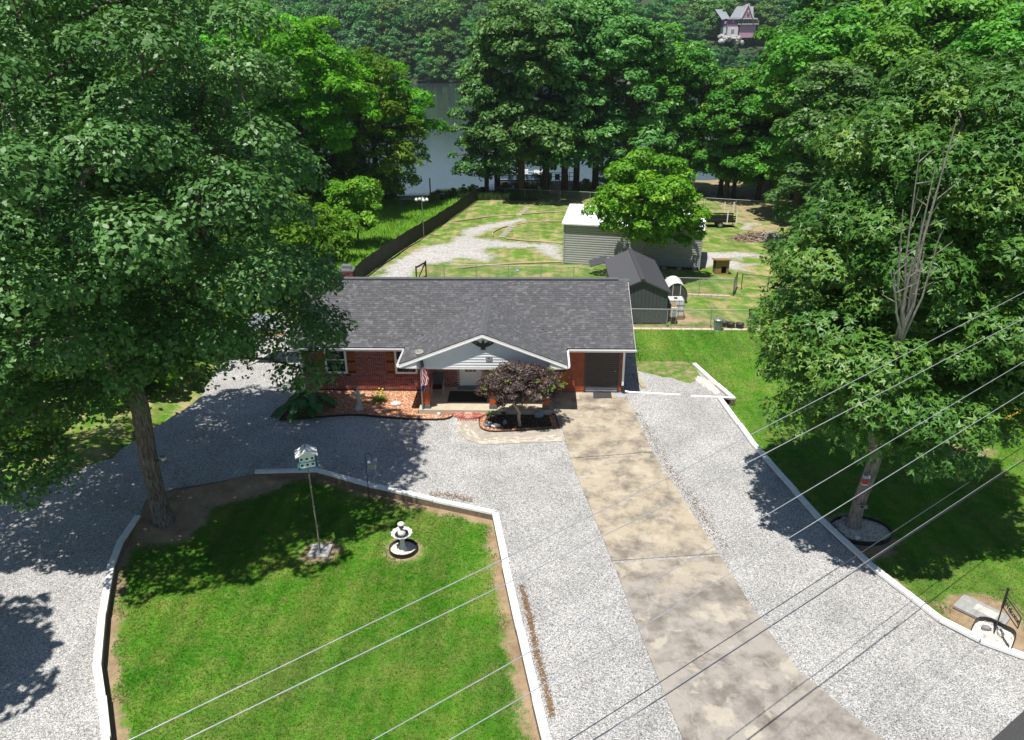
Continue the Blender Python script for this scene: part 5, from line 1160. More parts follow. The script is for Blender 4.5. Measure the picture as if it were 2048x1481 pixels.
# bright tree before the metal building
make_tree('lime_green_tree', 'rounded lime green tree in front of the metal building', (7.9, 54.6, -.35), 9.5,
    [(0, 0, 5.7, 3.4, 3.3, 2.7), (-1.8, 0, 4.8, 2.0, 2.2, 1.9), (2.0, 0, 4.7, 2.0, 2.2, 1.9), (-.2, 0, 7.3, 2.5, 2.5, 2.0)], 110, 280, .8, .235, L_LIME, M_BARKL, .16, 8, fork=.30, rmin=.55, nlimb=70)
# small bright tree left of the black fence
make_tree('young_tree', 'young bright green tree growing behind the black fence', (-16.0, 66.5, -1.15), 6.3, [(0, 0, 3.6, 2.7, 2.6, 2.6), (.6, 0, 5.2, 1.4, 1.4, 1.4), (-.9, -.4, 2.8, 2.2, 2.2, 1.6)], 60, 230, .75, .24, L_LIME, M_BARKL, .09, 9, fork=.4, nlimb=50)
# yellow-green multi-stem at the water, with bare twigs
make_tree('shore_tree', 'thin yellow-green tree with bare grey branches leaning over the water', (-18.9, 87, -2.0), 17, [(0, 0, 12.4, 4.6, 4.2, 4.4), (2.2, 0, 8.4, 4.0, 3.6, 3.6), (3.0, -.5, 4.8, 3.2, 3.0, 3.0), (-2.5, 0, 8.4, 3.6, 3.2, 3.4)], 140, 130, 1.05, .33, m_leaf('yellow green leaf', (.06, .15, .010), (.11, .22, .014), (.22, .30, .03), .2, .40), M_BARKL, .2, 12, fork=.3, rmin=.5, nlimb=150)
# bright locusts at left middle
for i, (x, y, h_, lab) in enumerate(((-23.8, 79, 21.0, 'tall bright green locust nearest the black fence at left'), (-30.0, 86, 22.0, 'tall bright green locust farthest left above the dark maple'), (-19.0, 91, 17.0, 'lower bright locust behind the yellow-green shore tree'))):
    make_tree('locust_tree', lab, (x, y, -2.0), h_, [(0, 0, h_*.74, 5.8, 5.4, h_*.23), (-3.2, .3, h_*.55, 4.2, 4.2, h_*.2), (3.2, -.3, h_*.58, 4.2, 4.2, h_*.2), (0, 0, h_*.34, 4.0, 3.8, h_*.18)], 120, 220, 1.3, .36, L_BRIGHT, M_BARKD, .28, 20+i, fork=.5, group='bright locust trees at the left', nlimb=60, flat=.55)
# lakeside wood: prototypes and copies
def proto(seed, h_, r_, leaf, per=200, ncl=90, ls=.43, low=.20, nm='oak_tree', grp=None, bark=M_BARKD):
    return make_tree(nm, 'tree', (0, 0, -500), h_, [(0, 0, h_*.68, r_, r_*.95, h_*.30), (r_*.4, .2, h_*(low+.14), r_*.75, r_*.7, h_*.2), (-r_*.45, -.2, h_*(low+.12), r_*.7, r_*.75, h_*.18), (0, r_*.1, h_*.84, r_*.7, r_*.7, h_*.16)], ncl, per, 1.4, ls, leaf, bark, .018*h_+.03, seed, fork=.55, nlimb=55, flat=.6)
PR = [proto(31+i, 21, 5.2, L_OAK) for i in range(3)]+[proto(41+i, 21, 5.4, L_OAKY) for i in range(2)]
used = [False]*5
def place(P, used_, i, loc, rz, sc, label, group):
    if not used_[i]: o = P[i]; used_[i] = True; o.location = loc; o.rotation_euler = (0, 0, rz); o.scale = sc; o['label'] = label
    else: o = copy_tree(P[i], None, loc, rz, sc, label)
    o['group'] = group; return o
lake_trees = [(974, 397, .72, 'leftmost lakeside oak at the end of the black fence'), (995, 392, .95, 'lakeside oak just right of the fence end'), (1043, 398, 1.08, 'stout lakeside oak hiding the boat'), (1092, 388, .98, 'lakeside oak standing before the dock'), (1128, 384, 1.02, 'lakeside oak left of the metal building roof'), (1152, 380, .98, 'thin lakeside oak behind the metal building corner'), (1190, 378, 1.05, 'thick-trunked lakeside oak above the white roof'),
    (1250, 388, 1.0, 'lakeside oak behind the lime green tree'), (1310, 380, .92, 'lakeside oak rising directly above the lime green tree'), (1372, 388, .80, 'lakeside oak right of the lime green tree top'), (1440, 392, .69, 'lakeside oak beyond the trailer'), (1466, 398, .62, 'slender lakeside oak right of the trailer'), (1515, 400, .70, 'lakeside oak above the branch heaps'), (1560, 388, .82, 'lakeside oak at the right gap of water'), (1590, 378, .88, 'multi-limbed lakeside oak beside the water gap'), (1640, 392, .86, 'lakeside oak overlapped by the sweetgum crown')]
for k, (u, v, s, lab) in enumerate(lake_trees):
    g = GT(u, v); place(PR, used, k % 3 if u < 1300 else 3+k % 2, g, rnd.uniform(0, 6.28), (s*rnd.uniform(.95, 1.1), s*rnd.uniform(.95, 1.1), s*rnd.uniform(.96, 1.04)), lab, 'oaks along the lake shore')
for k, (x, y, s) in enumerate(((24, 66, .72), (30, 70, .85), (36, 64, .9), (27, 80, .95), (34, 84, 1.0), (43, 76, 1.02), (22.5, 92, .68), (31, 98, 1.0), (41, 95, 1.05), (52, 88, 1.1), (50, 68, 1.0), (60, 80, 1.1), (38, 52, .80), (46, 54, .9), (32, 46, .66), (27.5, 55, .66), (55, 60, 1.0), (44, 62, 1.1), (64, 96, 1.2), (36, 74, 1.1), (37, 104, 1.25), (22.5, 36.5, .62), (28.5, 38, .74), (39, 100, 1.3), (44, 104, 1.35), (36, 91, 1.2), (49, 102, 1.3), (57, 106, 1.2), (70, 88, 1.2), (66, 70, 1.15))):
    place(PR, used, 3+k % 2 if k % 5 else 1, (x, y, float(terr(x, y))), rnd.uniform(0, 6.28), (s*1.08, s*1.08, s), 'small oak standing close behind the yellow rails' if (x, y) == (22.5, 36.5) else 'oak at the right picture edge behind the yellow rails' if (x, y) == (28.5, 38) else 'leafy oak in the dense wood behind the sweetgum', 'oaks of the right-hand wood')
# wood behind the big maple
for k, (x, y, s) in enumerate(((-27, 48, .86), (-33, 55, .95), (-41, 50, .95), (-38, 64, 1.0), (-29, 66, .82), (-46, 60, 1.0), (-36, 74, .95), (-45, 78, 1.05), (-25, 57, .55), (-54, 70, 1.1), (-30, 40, .7), (-38, 40, .85), (-27, 90, .7), (-36, 94, .9), (-46, 96, 1.0), (-56, 90, 1.1), (-49, 104, 1.3), (-41, 107, 1.3))):
    place(PR, used, k % 3, (x, y, float(terr(x, y))), rnd.uniform(0, 6.28), (s*1.05, s*1.05, s), 'dark leafy oak in the wood behind the big maple', 'oaks of the left-hand wood')
# off to the left, nearer than the lawn: its shadow falls on the gravel
place(PR, used, 1, (-18.6, 12.4, 0), 1.0, (.62, .62, .62), 'tree at the left roadside whose shadow reaches the gravel', 'roadside tree')
# shrubs
L_SHR = m_leaf('bright shrub leaf', (.06, .16, .01), (.11, .24, .015), (.20, .30, .03), .2, .4, hue=.015)
SHR = [make_tree('shrub', 'shrub', (0, 0, -500), 2.4, [(0, 0, 1.1, 1.2, 1.2, 1.0), (.6, .2, .8, .8, .8, .7), (-.6, -.1, .8, .8, .8, .7)], 40, 90, .42, .17, L_SHR, M_BARKD, .05, 60+i, fork=.3, cat='shrub', nlimb=20) for i in range(2)]
us = [False]*2
for k, (u, v, s, lab) in enumerate(((12, 870, 1.5, 'sunlit shrub at the left picture edge under the maple'), (60, 900, 1.0, 'low shrub beside the dark post at far left'), (200, 800, 1.6, 'shrub seen through the maple left of its trunk'), (330, 760, 1.7, 'shrub seen through the maple right of its trunk'), (130, 760, 1.8, 'tall shrub deep behind the maple at left'), (430, 690, 1.9, 'shrub left of the house behind the maple'))):
    place(SHR, us, k % 2, G(u, v), k*1.3, (s, s, s), lab, 'shrubs left of the drive')
for k, (x, y, s) in enumerate(((-24, 37, 2.2), (-28, 33, 2.2), (-21.5, 43, 2.0), (-18.5, 48, 2.0), (-25, 45, 2.4), (-20, 54, 2.2), (-31, 37, 2.6), (-17, 60, 1.8), (-22, 62, 2.4))):
    place(SHR, us, k % 2, (x, y, float(terr(x, y))), k*1.1, (s, s, s*1.2), 'sunlit undergrowth shrub behind the big maple', 'undergrowth shrubs behind the maple')
for k, (u, v, s) in enumerate(((905, 400, .5), (930, 396, .6), (948, 394, .55), (1040, 386, .7), (1010, 392, .6), (870, 408, .5), (1172, 385, .6), (560, 404, 2.2), (610, 402, 2.4), (660, 401, 2.3), (705, 400, 2.2), (750, 400, 1.9), (640, 410, 1.8), (780, 402, 1.3), (1010, 380, 1.0), (1085, 378, .9), (1220, 378, 1.2), (1280, 376, 1.4), (1345, 376, 1.3), (1540, 370, 1.4), (1625, 368, 1.6))):
    g = GT(u, v); place(SHR, us, k % 2, g, k*1.7, (s, s, s*1.3), 'tall dark shore shrub below the bright locust trees' if u < 800 else 'low reed-like shrub at the water left of the black fence end' if u < 960 else 'low shore shrub among the lakeside oak trunks', 'shrubs along the waterline')
# far wooded hillside
FP = [make_tree('hillside_tree', 'tree', (0, 0, -500), 17, [(0, 0, 10.5, 4.6, 4.4, 5.6), (1.6, 0, 8, 4, 4, 4.5), (-1.7, .3, 7.5, 3.8, 4, 4.3), (0, 0, 4.5, 3.2, 3.2, 3.5)], 46, 75, 1.7, .80, L_FAR if i % 2 else L_FAR2, M_BARKD, .3, 80+i, fork=.55, nlimb=12, cat='tree') for i in range(4)]
uf = [False]*4; fr = random.Random(5); spots = []
def hz(x, y): return float(hill(x, y))
tries = 0
x = -150.0
while x < 135:
    spots.append((x, 351.5+fr.uniform(-1.5, 1.5))); x += fr.uniform(4.6, 7)
while len(spots) < 298 and tries < 20000:
    tries += 1; y = 354+fr.random()**1.3*96; x = fr.uniform(-.41, .31)*y
    if 66 < x < 108 and y < 384: continue
    if all((x-a)**2+(y-b_)**2 > (5.2+.028*(y-354))**2 for a, b_ in spots): spots.append((x, y))
spots = spots[:292][:280]+[(72, 364), (104, 366), (97, 360), (110, 362), (88, 357), (64, 362), (68, 358), (76, 359), (82, 361), (92, 362), (102, 360), (107, 357), (115, 365), (60, 366), (79, 365), (86, 365)]
for k, (x, y) in enumerate(spots):
    s = fr.uniform(.62, 1.35)*(.7 if y < 355 else .5 if (y < 367 and 58 < x < 117) else 1.0); place(FP, uf, k % 4, (x, y, hz(x, y)-(1.6 if y < 355 else .5)), fr.uniform(0, 6.28), (s*1.1, s*1.1, s), 'tree in the wooded hillside across the lake', 'trees of the far hillside')
# front-yard plants
sh = make_tree('burgundy_shrub', 'burgundy leaved shrub trained as a small tree before the porch', (G(1040, 842).x, 30.55, .02), 2.9, [(-.3, 0, 2.15, 1.25, .95, .85), (.7, .1, 2.1, 1.05, .95, .80), (-.85, 0, 1.95, .8, .8, .7), (.2, 0, 2.55, 1.1, .8, .55)], 100, 240, .33, .074, L_BURG, m_bark('smooth pale bark', (.26, .21, .17), (.42, .36, .30)), .075, 90, fork=.22, nlimb=60, cat='shrub')
rng = np.random.default_rng(4); C, v = clumps(rng, [(-.35, 0, 2.1, 1.45, 1.0, .75), (.75, .1, 2.1, 1.2, 1.0, .72)], 26, .4, .9)
V, Fc, tn = leaves(rng, C, v, 32, .16, .085); link_mesh('new_leaves', np_mesh('new_leaves', V, Fc, {'tone': ('FACE', tn)}), m_leaf('green new leaf', (.12, .19, .03), (.19, .26, .05), (.30, .33, .09), .3, .3), sh, kind='stuff')
C, v = clumps(rng, [(-.35, 0, 2.05, 1.45, 1.0, .72), (.75, .1, 2.05, 1.2, 1.0, .72)], 16, .3, .95)
V, Fc, tn = leaves(rng, C, v, 14, .10, .075); link_mesh('red_shoots', np_mesh('red_shoots', V, Fc, {'tone': ('FACE', tn)}), m_leaf('red shoot', (.25, .012, .03), (.36, .03, .06), (.45, .08, .10), .3, .3), sh, kind='stuff')
def strap_plant(name, label, base, n, L, w, m, cat='plant', droop=.6, seed=1):
    r_ = random.Random(seed); t = thing(name, label, cat, base); b = B()
    for k in range(n):
        a = r_.uniform(0, 6.28); d = Vector((math.cos(a), math.sin(a), 0)); l_ = L*r_.uniform(.6, 1.1); sd = d.cross(up); el = r_.uniform(.5, 1.35); vs_ = []
        for j in range(6):
            s = j/5; p = Vector(base)+d*(l_*math.cos(el)*s+droop*l_*.25*s*s)+up*(l_*math.sin(el)*s-droop*l_*.55*s**3); ww = w*(1-s**2.2)*(.55+.9*s*(1-s)*2)
            vs_ += [p-sd*ww, p+sd*ww+up*0]
        b.add(vs_, [(2*j, 2*j+1, 2*j+3, 2*j+2) for j in range(5)], True)
    b.build('leaves', m, t); return t
M_DAY = m_leaf('daylily leaf', (.10, .20, .02), (.12, .22, .02), (.16, .26, .03), .4, .35); M_HOS = m_leaf('elephant ear leaf', (.035, .13, .022), (.04, .14, .025), (.05, .16, .03), .5, .3, rough=.4)
g = G(759, 805); strap_plant('daylily', 'arching green daylily clump in the lava rock bed', (g.x, g.y, .03), 90, .75, .018, M_DAY, seed=2)
for k in range(7): B().lathe((g.x+rnd.uniform(-.35, .35), g.y+rnd.uniform(-.3, .3), .52+rnd.uniform(-.1, .15)), [(.01, 0), (.05, .04), (.06, .06)], 6).build('bloom', mat('yellow bloom', (.65, .45, .04), .6), bpy.data.objects['daylily'])
g = G(664, 812); strap_plant('daylily', 'smaller daylily clump beside the big-leaved plant', (g.x, g.y, .03), 60, .65, .017, M_DAY, seed=3)
g = G(985, 835); strap_plant('hosta', 'bright green hosta under the burgundy shrub', (g.x-.1, g.y+.25, .03), 30, .42, .06, M_DAY, seed=5)
g = G(1010, 835); strap_plant('hosta', 'shaded dark hosta beside the shrub stem', (g.x-.05, g.y+.25, .03), 26, .42, .06, M_HOS, seed=6)
g = G(610, 832); EE = thing('elephant_ear_plant', 'large dark elephant ear plant at the corner of the lava rock bed', 'plant', (g.x, g.y, 0)); st = B(); r_ = random.Random(9)
for k in range(46):
    a = r_.uniform(0, 6.28); R_ = 1.15*math.sqrt(r_.random()); hgt = 1.45*(1-.5*R_)*r_.uniform(.45, 1.05); p0 = Vector((g.x+.2*math.cos(a), g.y+.2*math.sin(a), 0)); tip = Vector((g.x+R_*math.cos(a)*1.1, g.y+.3+R_*math.sin(a)*.9, hgt))
    st.tube([p0, p0.lerp(tip, .5)+up*.2, tip], .014, 4, cap=False)
    d = Vector((math.cos(a), math.sin(a)-.35, -.75)).normalized(); sd = d.cross(up).normalized(); l_ = r_.uniform(.42, .62); vs_ = [tip+Vector((0, 0, .0))]; lf = B(); nn = sd.cross(d)
    out = [(-.22, .22), (.05, .40), (.3, .38), (.65, .24), (1, 0)]
    ctr = [tip+d*(l_*s)+nn*(.05*math.sin(s*3)) for s, w_ in out]
    L_ = [tip+d*(l_*s)-sd*(w_*l_)+nn*(.0) for s, w_ in out]; R2 = [tip+d*(l_*s)+sd*(w_*l_) for s, w_ in out]
    lf.add(L_+ctr+R2, [(i, i+1, i+6, i+5) for i in range(4)]+[(5+i, 6+i, 11+i, 10+i) for i in range(4)], True); lf.build('leaf', M_HOS, EE)
st.build('stalks', mat('stalk green', (.06, .13, .03), .6), EE)
# grass blades on the near lawns and tall grass of the neighbour
def m_blade():
    n = N('grass blade'); p = n.pos(); c = grass_color(n, p, 0.0); n.done(n.mix(1.0, c, (1.15, 1.12, 1.0), 'MULTIPLY'), .6, spec=.2); return n.m
M_BLADE = m_blade()
def blades(name, label, xy, zf, h, m, parent=None, w=.012, spread=.5):
    k = len(xy); rng = RNG; a = rng.uniform(0, 6.28, (k, 3)); hh = h*rng.uniform(.6, 1.3, (k, 3)); z = zf(xy[:, 0], xy[:, 1]); V = []
    for j in range(3):
        d = np.stack([np.cos(a[:, j]), np.sin(a[:, j])], 1); s = np.stack([-d[:, 1], d[:, 0]], 1); o_ = xy+d*.02
        V += [np.column_stack([o_-s*w, z-.005]), np.column_stack([o_+s*w, z-.005]), np.column_stack([o_+d*(hh[:, j]*spread)[:, None], z+hh[:, j]])]
    V = np.stack(V, 1).reshape(-1, 3); return link_mesh(name, np_mesh(name, V, [np.arange(len(V)).reshape(-1, 3)]), m, label=label, cat='grass', kind='stuff')
def pick(n, x0, x1, y0, y1, keep):
    q = RNG.uniform((x0, y0), (x1, y1), (n, 2)); return q[keep(q[:, 0], q[:, 1])]
def nz(x, y): return .18*np.sin(x*3.1+np.sin(y*2.3)*1.5)+.14*np.sin(y*4.3+x*1.7)+RNG.normal(0, .10, np.shape(x))
q = pick(165000, -15, 1.8, 8.5, 26.5, lambda x, y: (poly_sdf(x, y, ISLAND) < -.1) & (isl_e(x, y)+nz(x, y) > .40)); blades('lawn_grass', 'short green grass blades of the front lawn', q, isl_z, .045, M_BLADE)
q = pick(150000, 4.5, 26, 14, 43.3, lambda x, y: (x > rt_x(y)+.15) & (rt_e(x, y)+nz(x, y) > .40)); blades('lawn_grass', 'short green grass blades of the side lawn', q, rt_z, .045, M_BLADE)
q = pick(42000, -26, -6.5, 50, 96, lambda x, y: x < np.interp(y, [p[1] for p in fence_l], [p[0] for p in fence_l])-.35)
blades('tall_grass', 'tall bright meadow grass beyond the black fence', q, terr, .38, mat('meadow grass', (.11, .32, .010), .8, col2=(.27, .47, .04), scale=.8, obj=False), w=.03, spread=.35)
q = pick(6000, -13, 0, 92, 99, lambda x, y: terr(x, y) > LAKE-.1); blades('shore_reeds', 'dark reeds along the waterline', q, terr, .8, mat('reed', (.03, .075, .012), .8, obj=False), w=.04, spread=.2)
# ------------------------------------------------------------------ front-yard things
def rock(label, c, d, m, rz=0.0, seed=1, name='rock', parent=None):
    r_ = random.Random(seed); bm = bmesh.new(); bmesh.ops.create_icosphere(bm, subdivisions=2, radius=.5)
    pl = [Vector((r_.uniform(-1, 1), r_.uniform(-1, 1), r_.uniform(-.4, 1))).normalized() for _ in range(7)]
    for v in bm.verts:
        for n_ in pl:
            t = v.co.dot(n_)-.36
            if t > 0: v.co -= n_*t*.85
        v.co = Vector((v.co.x*d[0], v.co.y*d[1], v.co.z*d[2]))
    me_ = bpy.data.meshes.new(name); bm.to_mesh(me_); bm.free(); o = link_mesh(name, me_, m, parent); o.location = Vector(c)-(wloc(parent) if parent else Vector()); o.rotation_euler = (0, 0, rz)
    if not parent: tag(o, label, 'rock')
    return o
M_ROCKW = mat('pale limestone', (.60, .58, .55), .9, var=.15, scale=5, bump=.4, bscale=12); M_ROCKG = mat('grey stone', (.22, .23, .25), .85, var=.25, scale=5, bump=.4, bscale=12)
g = G(791, 811); rock('flat pale rock in the orange lava bed', (g.x, g.y, .10), (.62, .42, .26), M_ROCKW, .2, 3)
g = G(878, 832); rock('small pale rock before the porch slab', (g.x, g.y, .08), (.26, .22, .22), M_ROCKW, .4, 4)
g = G(992, 855); rock('bright white rock at the front of the shrub bed', (g.x, g.y, .10), (.46, .3, .26), M_ROCKW, .1, 5)
g = G(1078, 836); rock('blue-grey flat stone in the shrub bed shade', (g.x, g.y, .16), (.5, .3, .42), mat('blue grey slate', (.20, .24, .30), .7, var=.2), .3, 6)
g = G(975, 853); rock('grey rough rock at the left of the shrub bed', (g.x, g.y, .10), (.5, .4, .32), M_ROCKG, .8, 7)
g = G(1010, 850); rock('small grey slab stone in the middle of the shrub bed', (g.x, g.y, .10), (.24, .16, .36), M_ROCKG, .5, 8)
t = sheet('mulch_patch', [(p[0], p[1]) for p in mul], .052, M_MULCH); tag(t, 'dark mulch under the burgundy shrub', 'mulch', kind='stuff')
_h = HP(1462, 78, 364); RTt = thing('rock_terrace', 'pale boulders banked below the purple lake house', 'rocks', (_h.x, 364, _h.z-2)); _r = random.Random(3)
for k in range(22):
    q = HP(_r.uniform(1438, 1482), _r.uniform(70, 84), 366); rock('', (q.x, _r.uniform(360, 369), q.z-.6), (_r.uniform(1.6, 3.4), _r.uniform(1.5, 3), _r.uniform(1.2, 2.4)), mat('sunlit grey boulder', (.40, .385, .36), .9, var=.3, scale=.8), _r.uniform(0, 3), 100+k, 'boulder', RTt)
# cross statue
g = G(719, 819); ST = thing('cross_statue', 'grey concrete cross statue with a perched bird in the lava bed', 'statue', (g.x, g.y, .02)); M_CST = mat('cast concrete', (.42, .41, .39), .9, var=.15, scale=8, bump=.3); x, y = g.x, g.y
B().lathe((x, y, .0), [(0, 0), (.24, 0), (.25, .06), (.18, .14), (.12, .26), (.085, .5), (.09, .78), (.08, .98), (0, 1.0)], 16).build('shaft', M_CST, ST)
B().tube([(x-.34, y, .78), (x-.30, y, .79), (x-.1, y, .72), (x, y, .70), (x+.1, y, .72), (x+.30, y, .80), (x+.34, y, .79)], [.03, .06, .055, .07, .055, .06, .03], 10).build('arms', M_CST, ST)
B().lathe((x, y-.05, .76), [(.0, .02), (.10, .02), (.12, .05), (.10, .06), (0, .04)], 14).build('bowl', M_CST, ST)
B().tube([(x-.06, y, .98), (x-.02, y, 1.05), (x+.02, y, 1.13), (x+.04, y, 1.16)], [.02, .05, .035, .012], 8).build('bird', M_CST, ST)
# flag and pole
g = G(846, 829); FLG = thing('flag_pole', 'grey flag pole with a drooping striped flag at the porch corner', 'flag pole', (g.x, g.y, 0)); x, y = g.x, g.y; th = 3.12
B().tube([(x, y, -.1), (x, y, th)], .03, 8).build('pole', M_GALV, FLG)
b = B(); b.tube([(x+.19*math.cos(t), y, th+.06+.09*math.sin(t)) for t in np.linspace(0, 6.283, 21)], .014, 6, cap=False)
b.tube([(x+.16*math.cos(t), y+.16*math.sin(t), th+.03) for t in np.linspace(0, 6.283, 21)], .012, 6, cap=False).tube([(x-.16, y, th+.03), (x+.16, y, th+.03)], .012, 6).tube([(x, y-.16, th+.03), (x, y+.16, th+.03)], .012, 6); b.build('finial', mat('cream finial', (.62, .60, .52), .6), FLG)
NU, NV = 20, 44; V_ = []; cols = []
for j in range(NV+1):
    v = j/NV; z = th-.12-v*1.78; wd = .10+.27*min(1, v*1.6)*(1 if v < .62 else 1-.55*(v-.62)/.38)
    for i in range(NU+1):
        u = i/NU; V_.append((x+.03-.02+u*wd-.04*(v > .8), y-.04+.055*math.sin(u*11+v*2.0)*min(1, v*3), z-.10*u*(1-v)))
Fc = []
for j in range(NV):
    for i in range(NU):
        u, v = (i+.5)/NU, (j+.5)/NV; Fc.append((j*(NU+1)+i, j*(NU+1)+i+1, (j+1)*(NU+1)+i+1, (j+1)*(NU+1)+i))
        if v < .40-.22*u: cols.append(1.0 if (i % 5 in (1, 2) and (j+2*(i//5)) % 4 == 0) else 0.0)
        elif v > .86-.05*u: cols.append(0.0 if (i+j) % 7 else .7)
        else: cols.append(.5 if int((u*.9+(1-v)*1.4)*7.5) % 2 else 1.0)
me_ = bpy.data.meshes.new('flag'); me_.from_pydata([(a-x, b_-y, c) for a, b_, c in V_], [], Fc); a_ = me_.attributes.new('tone', 'FLOAT', 'FACE'); a_.data.foreach_set('value', cols); me_.polygons.foreach_set('use_smooth', [True]*len(Fc)); me_.update()
n = N('flag cloth'); M_FLAG = n.done(n.ramp(n.attr('tone'), [(0, (.02, .03, .12)), (.25, (.42, .015, .04)), (.6, (.30, .32, .50)), (.8, (.74, .72, .72))], 'CONSTANT'), .8); link_mesh('flag', me_, M_FLAG, FLG)
# birdhouse on tall pole over a paved pad
x, y = PADP.x, PADP.y; tp = Yp(607, 932, y); PADT = thing('stone_pad', 'square pale stone pad in the lawn under the birdhouse pole', 'stone pad', (x, y, -.2))
M_PADS = mat('pad stone', (.36, .35, .34), .9, var=.15, bump=.2)
for u in (-.24, .0, .24):
    for v in (-.18, .18): B().box((x+u+.0, y+v, -.185), (.235, .35, .06)).build('slab', M_PADS, PADT)
BH = thing('birdhouse_pole', 'white and teal martin birdhouse on a tall thin pole over the lawn', 'birdhouse', (x, y, -.16)); M_TEALB = mat('teal trim', (.05, .22, .22), .5)
hb = tp.z; B().tube([(x, y, -.16), (x-.03, y, hb*.5), (x-.05, y, hb)], .028, 8).build('pole', mat('rusty pole', (.30, .24, .20), .7, var=.3), BH)
for f_ in (.25, .5, .74): B().tube([(x-.05*f_, y, hb*f_), (x-.05*f_, y, hb*f_+.06)], .04, 8).build('collar', M_GALV, BH)
x -= .05; rzm = Matrix.Rotation(.35, 3, 'Z')
def bb(c, d): return B().box(Vector((x, y, hb))+rzm @ Vector(c), d, M=rzm)
bb((0, 0, .05), (.62, .52, .035)).build('lower_deck', M_TEALB, BH); bb((0, 0, .16), (.50, .42, .18)).build('lower_storey', M_WHITE, BH); bb((0, 0, .27), (.58, .49, .025)).build('upper_deck', M_TEALB, BH); bb((0, 0, .38), (.50, .42, .18)).build('upper_storey', M_WHITE, BH)
for s in (-1, 1):
    P = [rzm @ Vector(q)+Vector((x, y, hb)) for q in ((s*.36, -.28, .46), (s*.36, .28, .46), (0, .28, .68), (0, -.28, .68))]; B().extr(P, (0, 0, .02)).build('roof_panel', M_WHITE, BH)
for s in (-1, 1): B().extr([rzm @ Vector(q)+Vector((x, y, hb)) for q in ((-.27, s*.21, .47), (.27, s*.21, .47), (0, s*.21, .65))], rzm @ Vector((0, s*.01, 0))).build('gable', M_WHITE, BH)
for lz in (.16, .38):
    for u in (-.17, 0, .17): bb((u, -.212, lz), (.07, .012, .07)).build('nest_hole', M_BLACK, BH)
    for v in (-.1, .1): bb((.252, v, lz), (.012, .07, .07)).build('nest_hole', M_BLACK, BH)
bb((0, 0, .74), (.03, .03, .16)).build('finial', M_BLACK, BH)
# shepherd hook with feeder
g = G(739, 1003, -.2); x, y = g.x, g.y; top = Yp(735, 912, y).z; SHK = thing('shepherd_hook', 'black shepherd hook carrying a small grey feeder behind the lawn timbers', 'bird feeder', (x, y, -.2))
B().tube([(x, y, -.25), (x, y, top), (x+.08, y, top+.12), (x+.2, y, top+.08), (x+.24, y, top-.02)], .013, 6).build('hook', M_BLACK, SHK)
B().box((x+.24, y, top-.42), (.26, .2, .24)).build('feeder_box', mat('feeder grey', (.30, .34, .32), .6), SHK); B().extr([(x+.06, y-.14, top-.3), (x+.42, y-.14, top-.3), (x+.42, y+.14, top-.2), (x+.06, y+.14, top-.2)], (0, 0, .02)).build('feeder_roof', M_GALV, SHK); B().tube([(x+.24, y, top-.02), (x+.24, y, top-.24)], .006, 4).build('wire', M_BLACK, SHK)
# fountain
x, y, z = FOUNT.x, FOUNT.y, -.2; FN = thing('fountain', 'white scalloped birdbath fountain on the front lawn', 'fountain', (x, y, z)); M_FNT = mat('cast white stone', (.60, .59, .55), .8, var=.12, scale=8, bump=.2)
B().lathe((x, y, z), [(0, .0), (.2, 0), (.2, .06), (.13, .12), (.08, .3), (.09, .48), (.14, .58), (.05, .6)], 20).build('pedestal', M_FNT, FN)
sc_ = lambda t, r: 1+.045*math.cos(12*t)*min(1, r/.3)
B().lathe((x, y, z+.56), [(.05, .0), (.2, .03), (.33, .11), (.37, .17), (.35, .18), (.30, .13), (.16, .07), (0, .06)], 72, sc_).build('bowl', M_FNT, FN)
B().lathe((x, y, z+.62), [(.0, .02), (.13, .02), (.14, .12), (.10, .2), (.06, .24), (.05, .3), (0, .3)], 18).build('column', M_FNT, FN)
for a in (.6, 2.7, 4.8): B().tube([(x+.05*math.cos(a), y+.05*math.sin(a), z+.9), (x+.06*math.cos(a), y+.06*math.sin(a), z+1.0), (x+.05*math.cos(a), y+.05*math.sin(a), z+1.08)], [.035, .045, .03], 8).build('figure', mat('dark stone', (.10, .09, .085), .8), FN)
B().lathe((x, y, z+1.06), [(0, 0), (.12, .0), (.13, .04), (.08, .08), (0, .09)], 18).build('top_cap', M_FNT, FN); B().lathe((x, y, z+.66), [(0, 0.005), (.29, .005)], 24).build('water', M_GLASS, FN)
ringp = [(x+.02+.48*math.cos(t), y-.02+.47*math.sin(t)) for t in np.linspace(0, 6.283, 32, False)]
bed('pebble ring with black edging around the fountain foot', ringp, M_PEB, M_PEBS, 900, .03, True, -.17, 'pebble_ring', .12, 'pebble bed')
# pebbles round the sweetgum, welcome sign bed
ring = [(T2B.x+.15+1.05*math.cos(t), T2B.y-.30+.80*math.sin(t)) for t in np.linspace(0, 6.283, 36, False)]; ring = [(max(p[0], float(rt_x(p[1]))+.12), p[1]) for p in ring]
bed('white pebble bed with black edging around the sweetgum trunk', ring, M_PEB, M_PEBS, 2600, .04, True, .06, 'pebble_ring', .12, 'pebble bed'); 
for i, (u, v, s) in enumerate(((1690, 1040, .3), (1715, 1078, .26), (1672, 1052, .26))): g = G(u, v, .1); rock(('grey stone behind the sweetgum trunk', 'pale stone in front of the sweetgum trunk', 'stone between sweetgum and timber edging')[i], (g.x, g.y, .13), (s, s*.8, s*.7), M_ROCKW if i == 1 else M_ROCKG, i, 20+i)
wb = smooth_line([tuple(G(u, v, .08)[:2]) for u, v in ((1942, 1262), (1952, 1243), (1975, 1243), (2005, 1258), (2026, 1268), (2030, 1280), (2022, 1301))], 1)
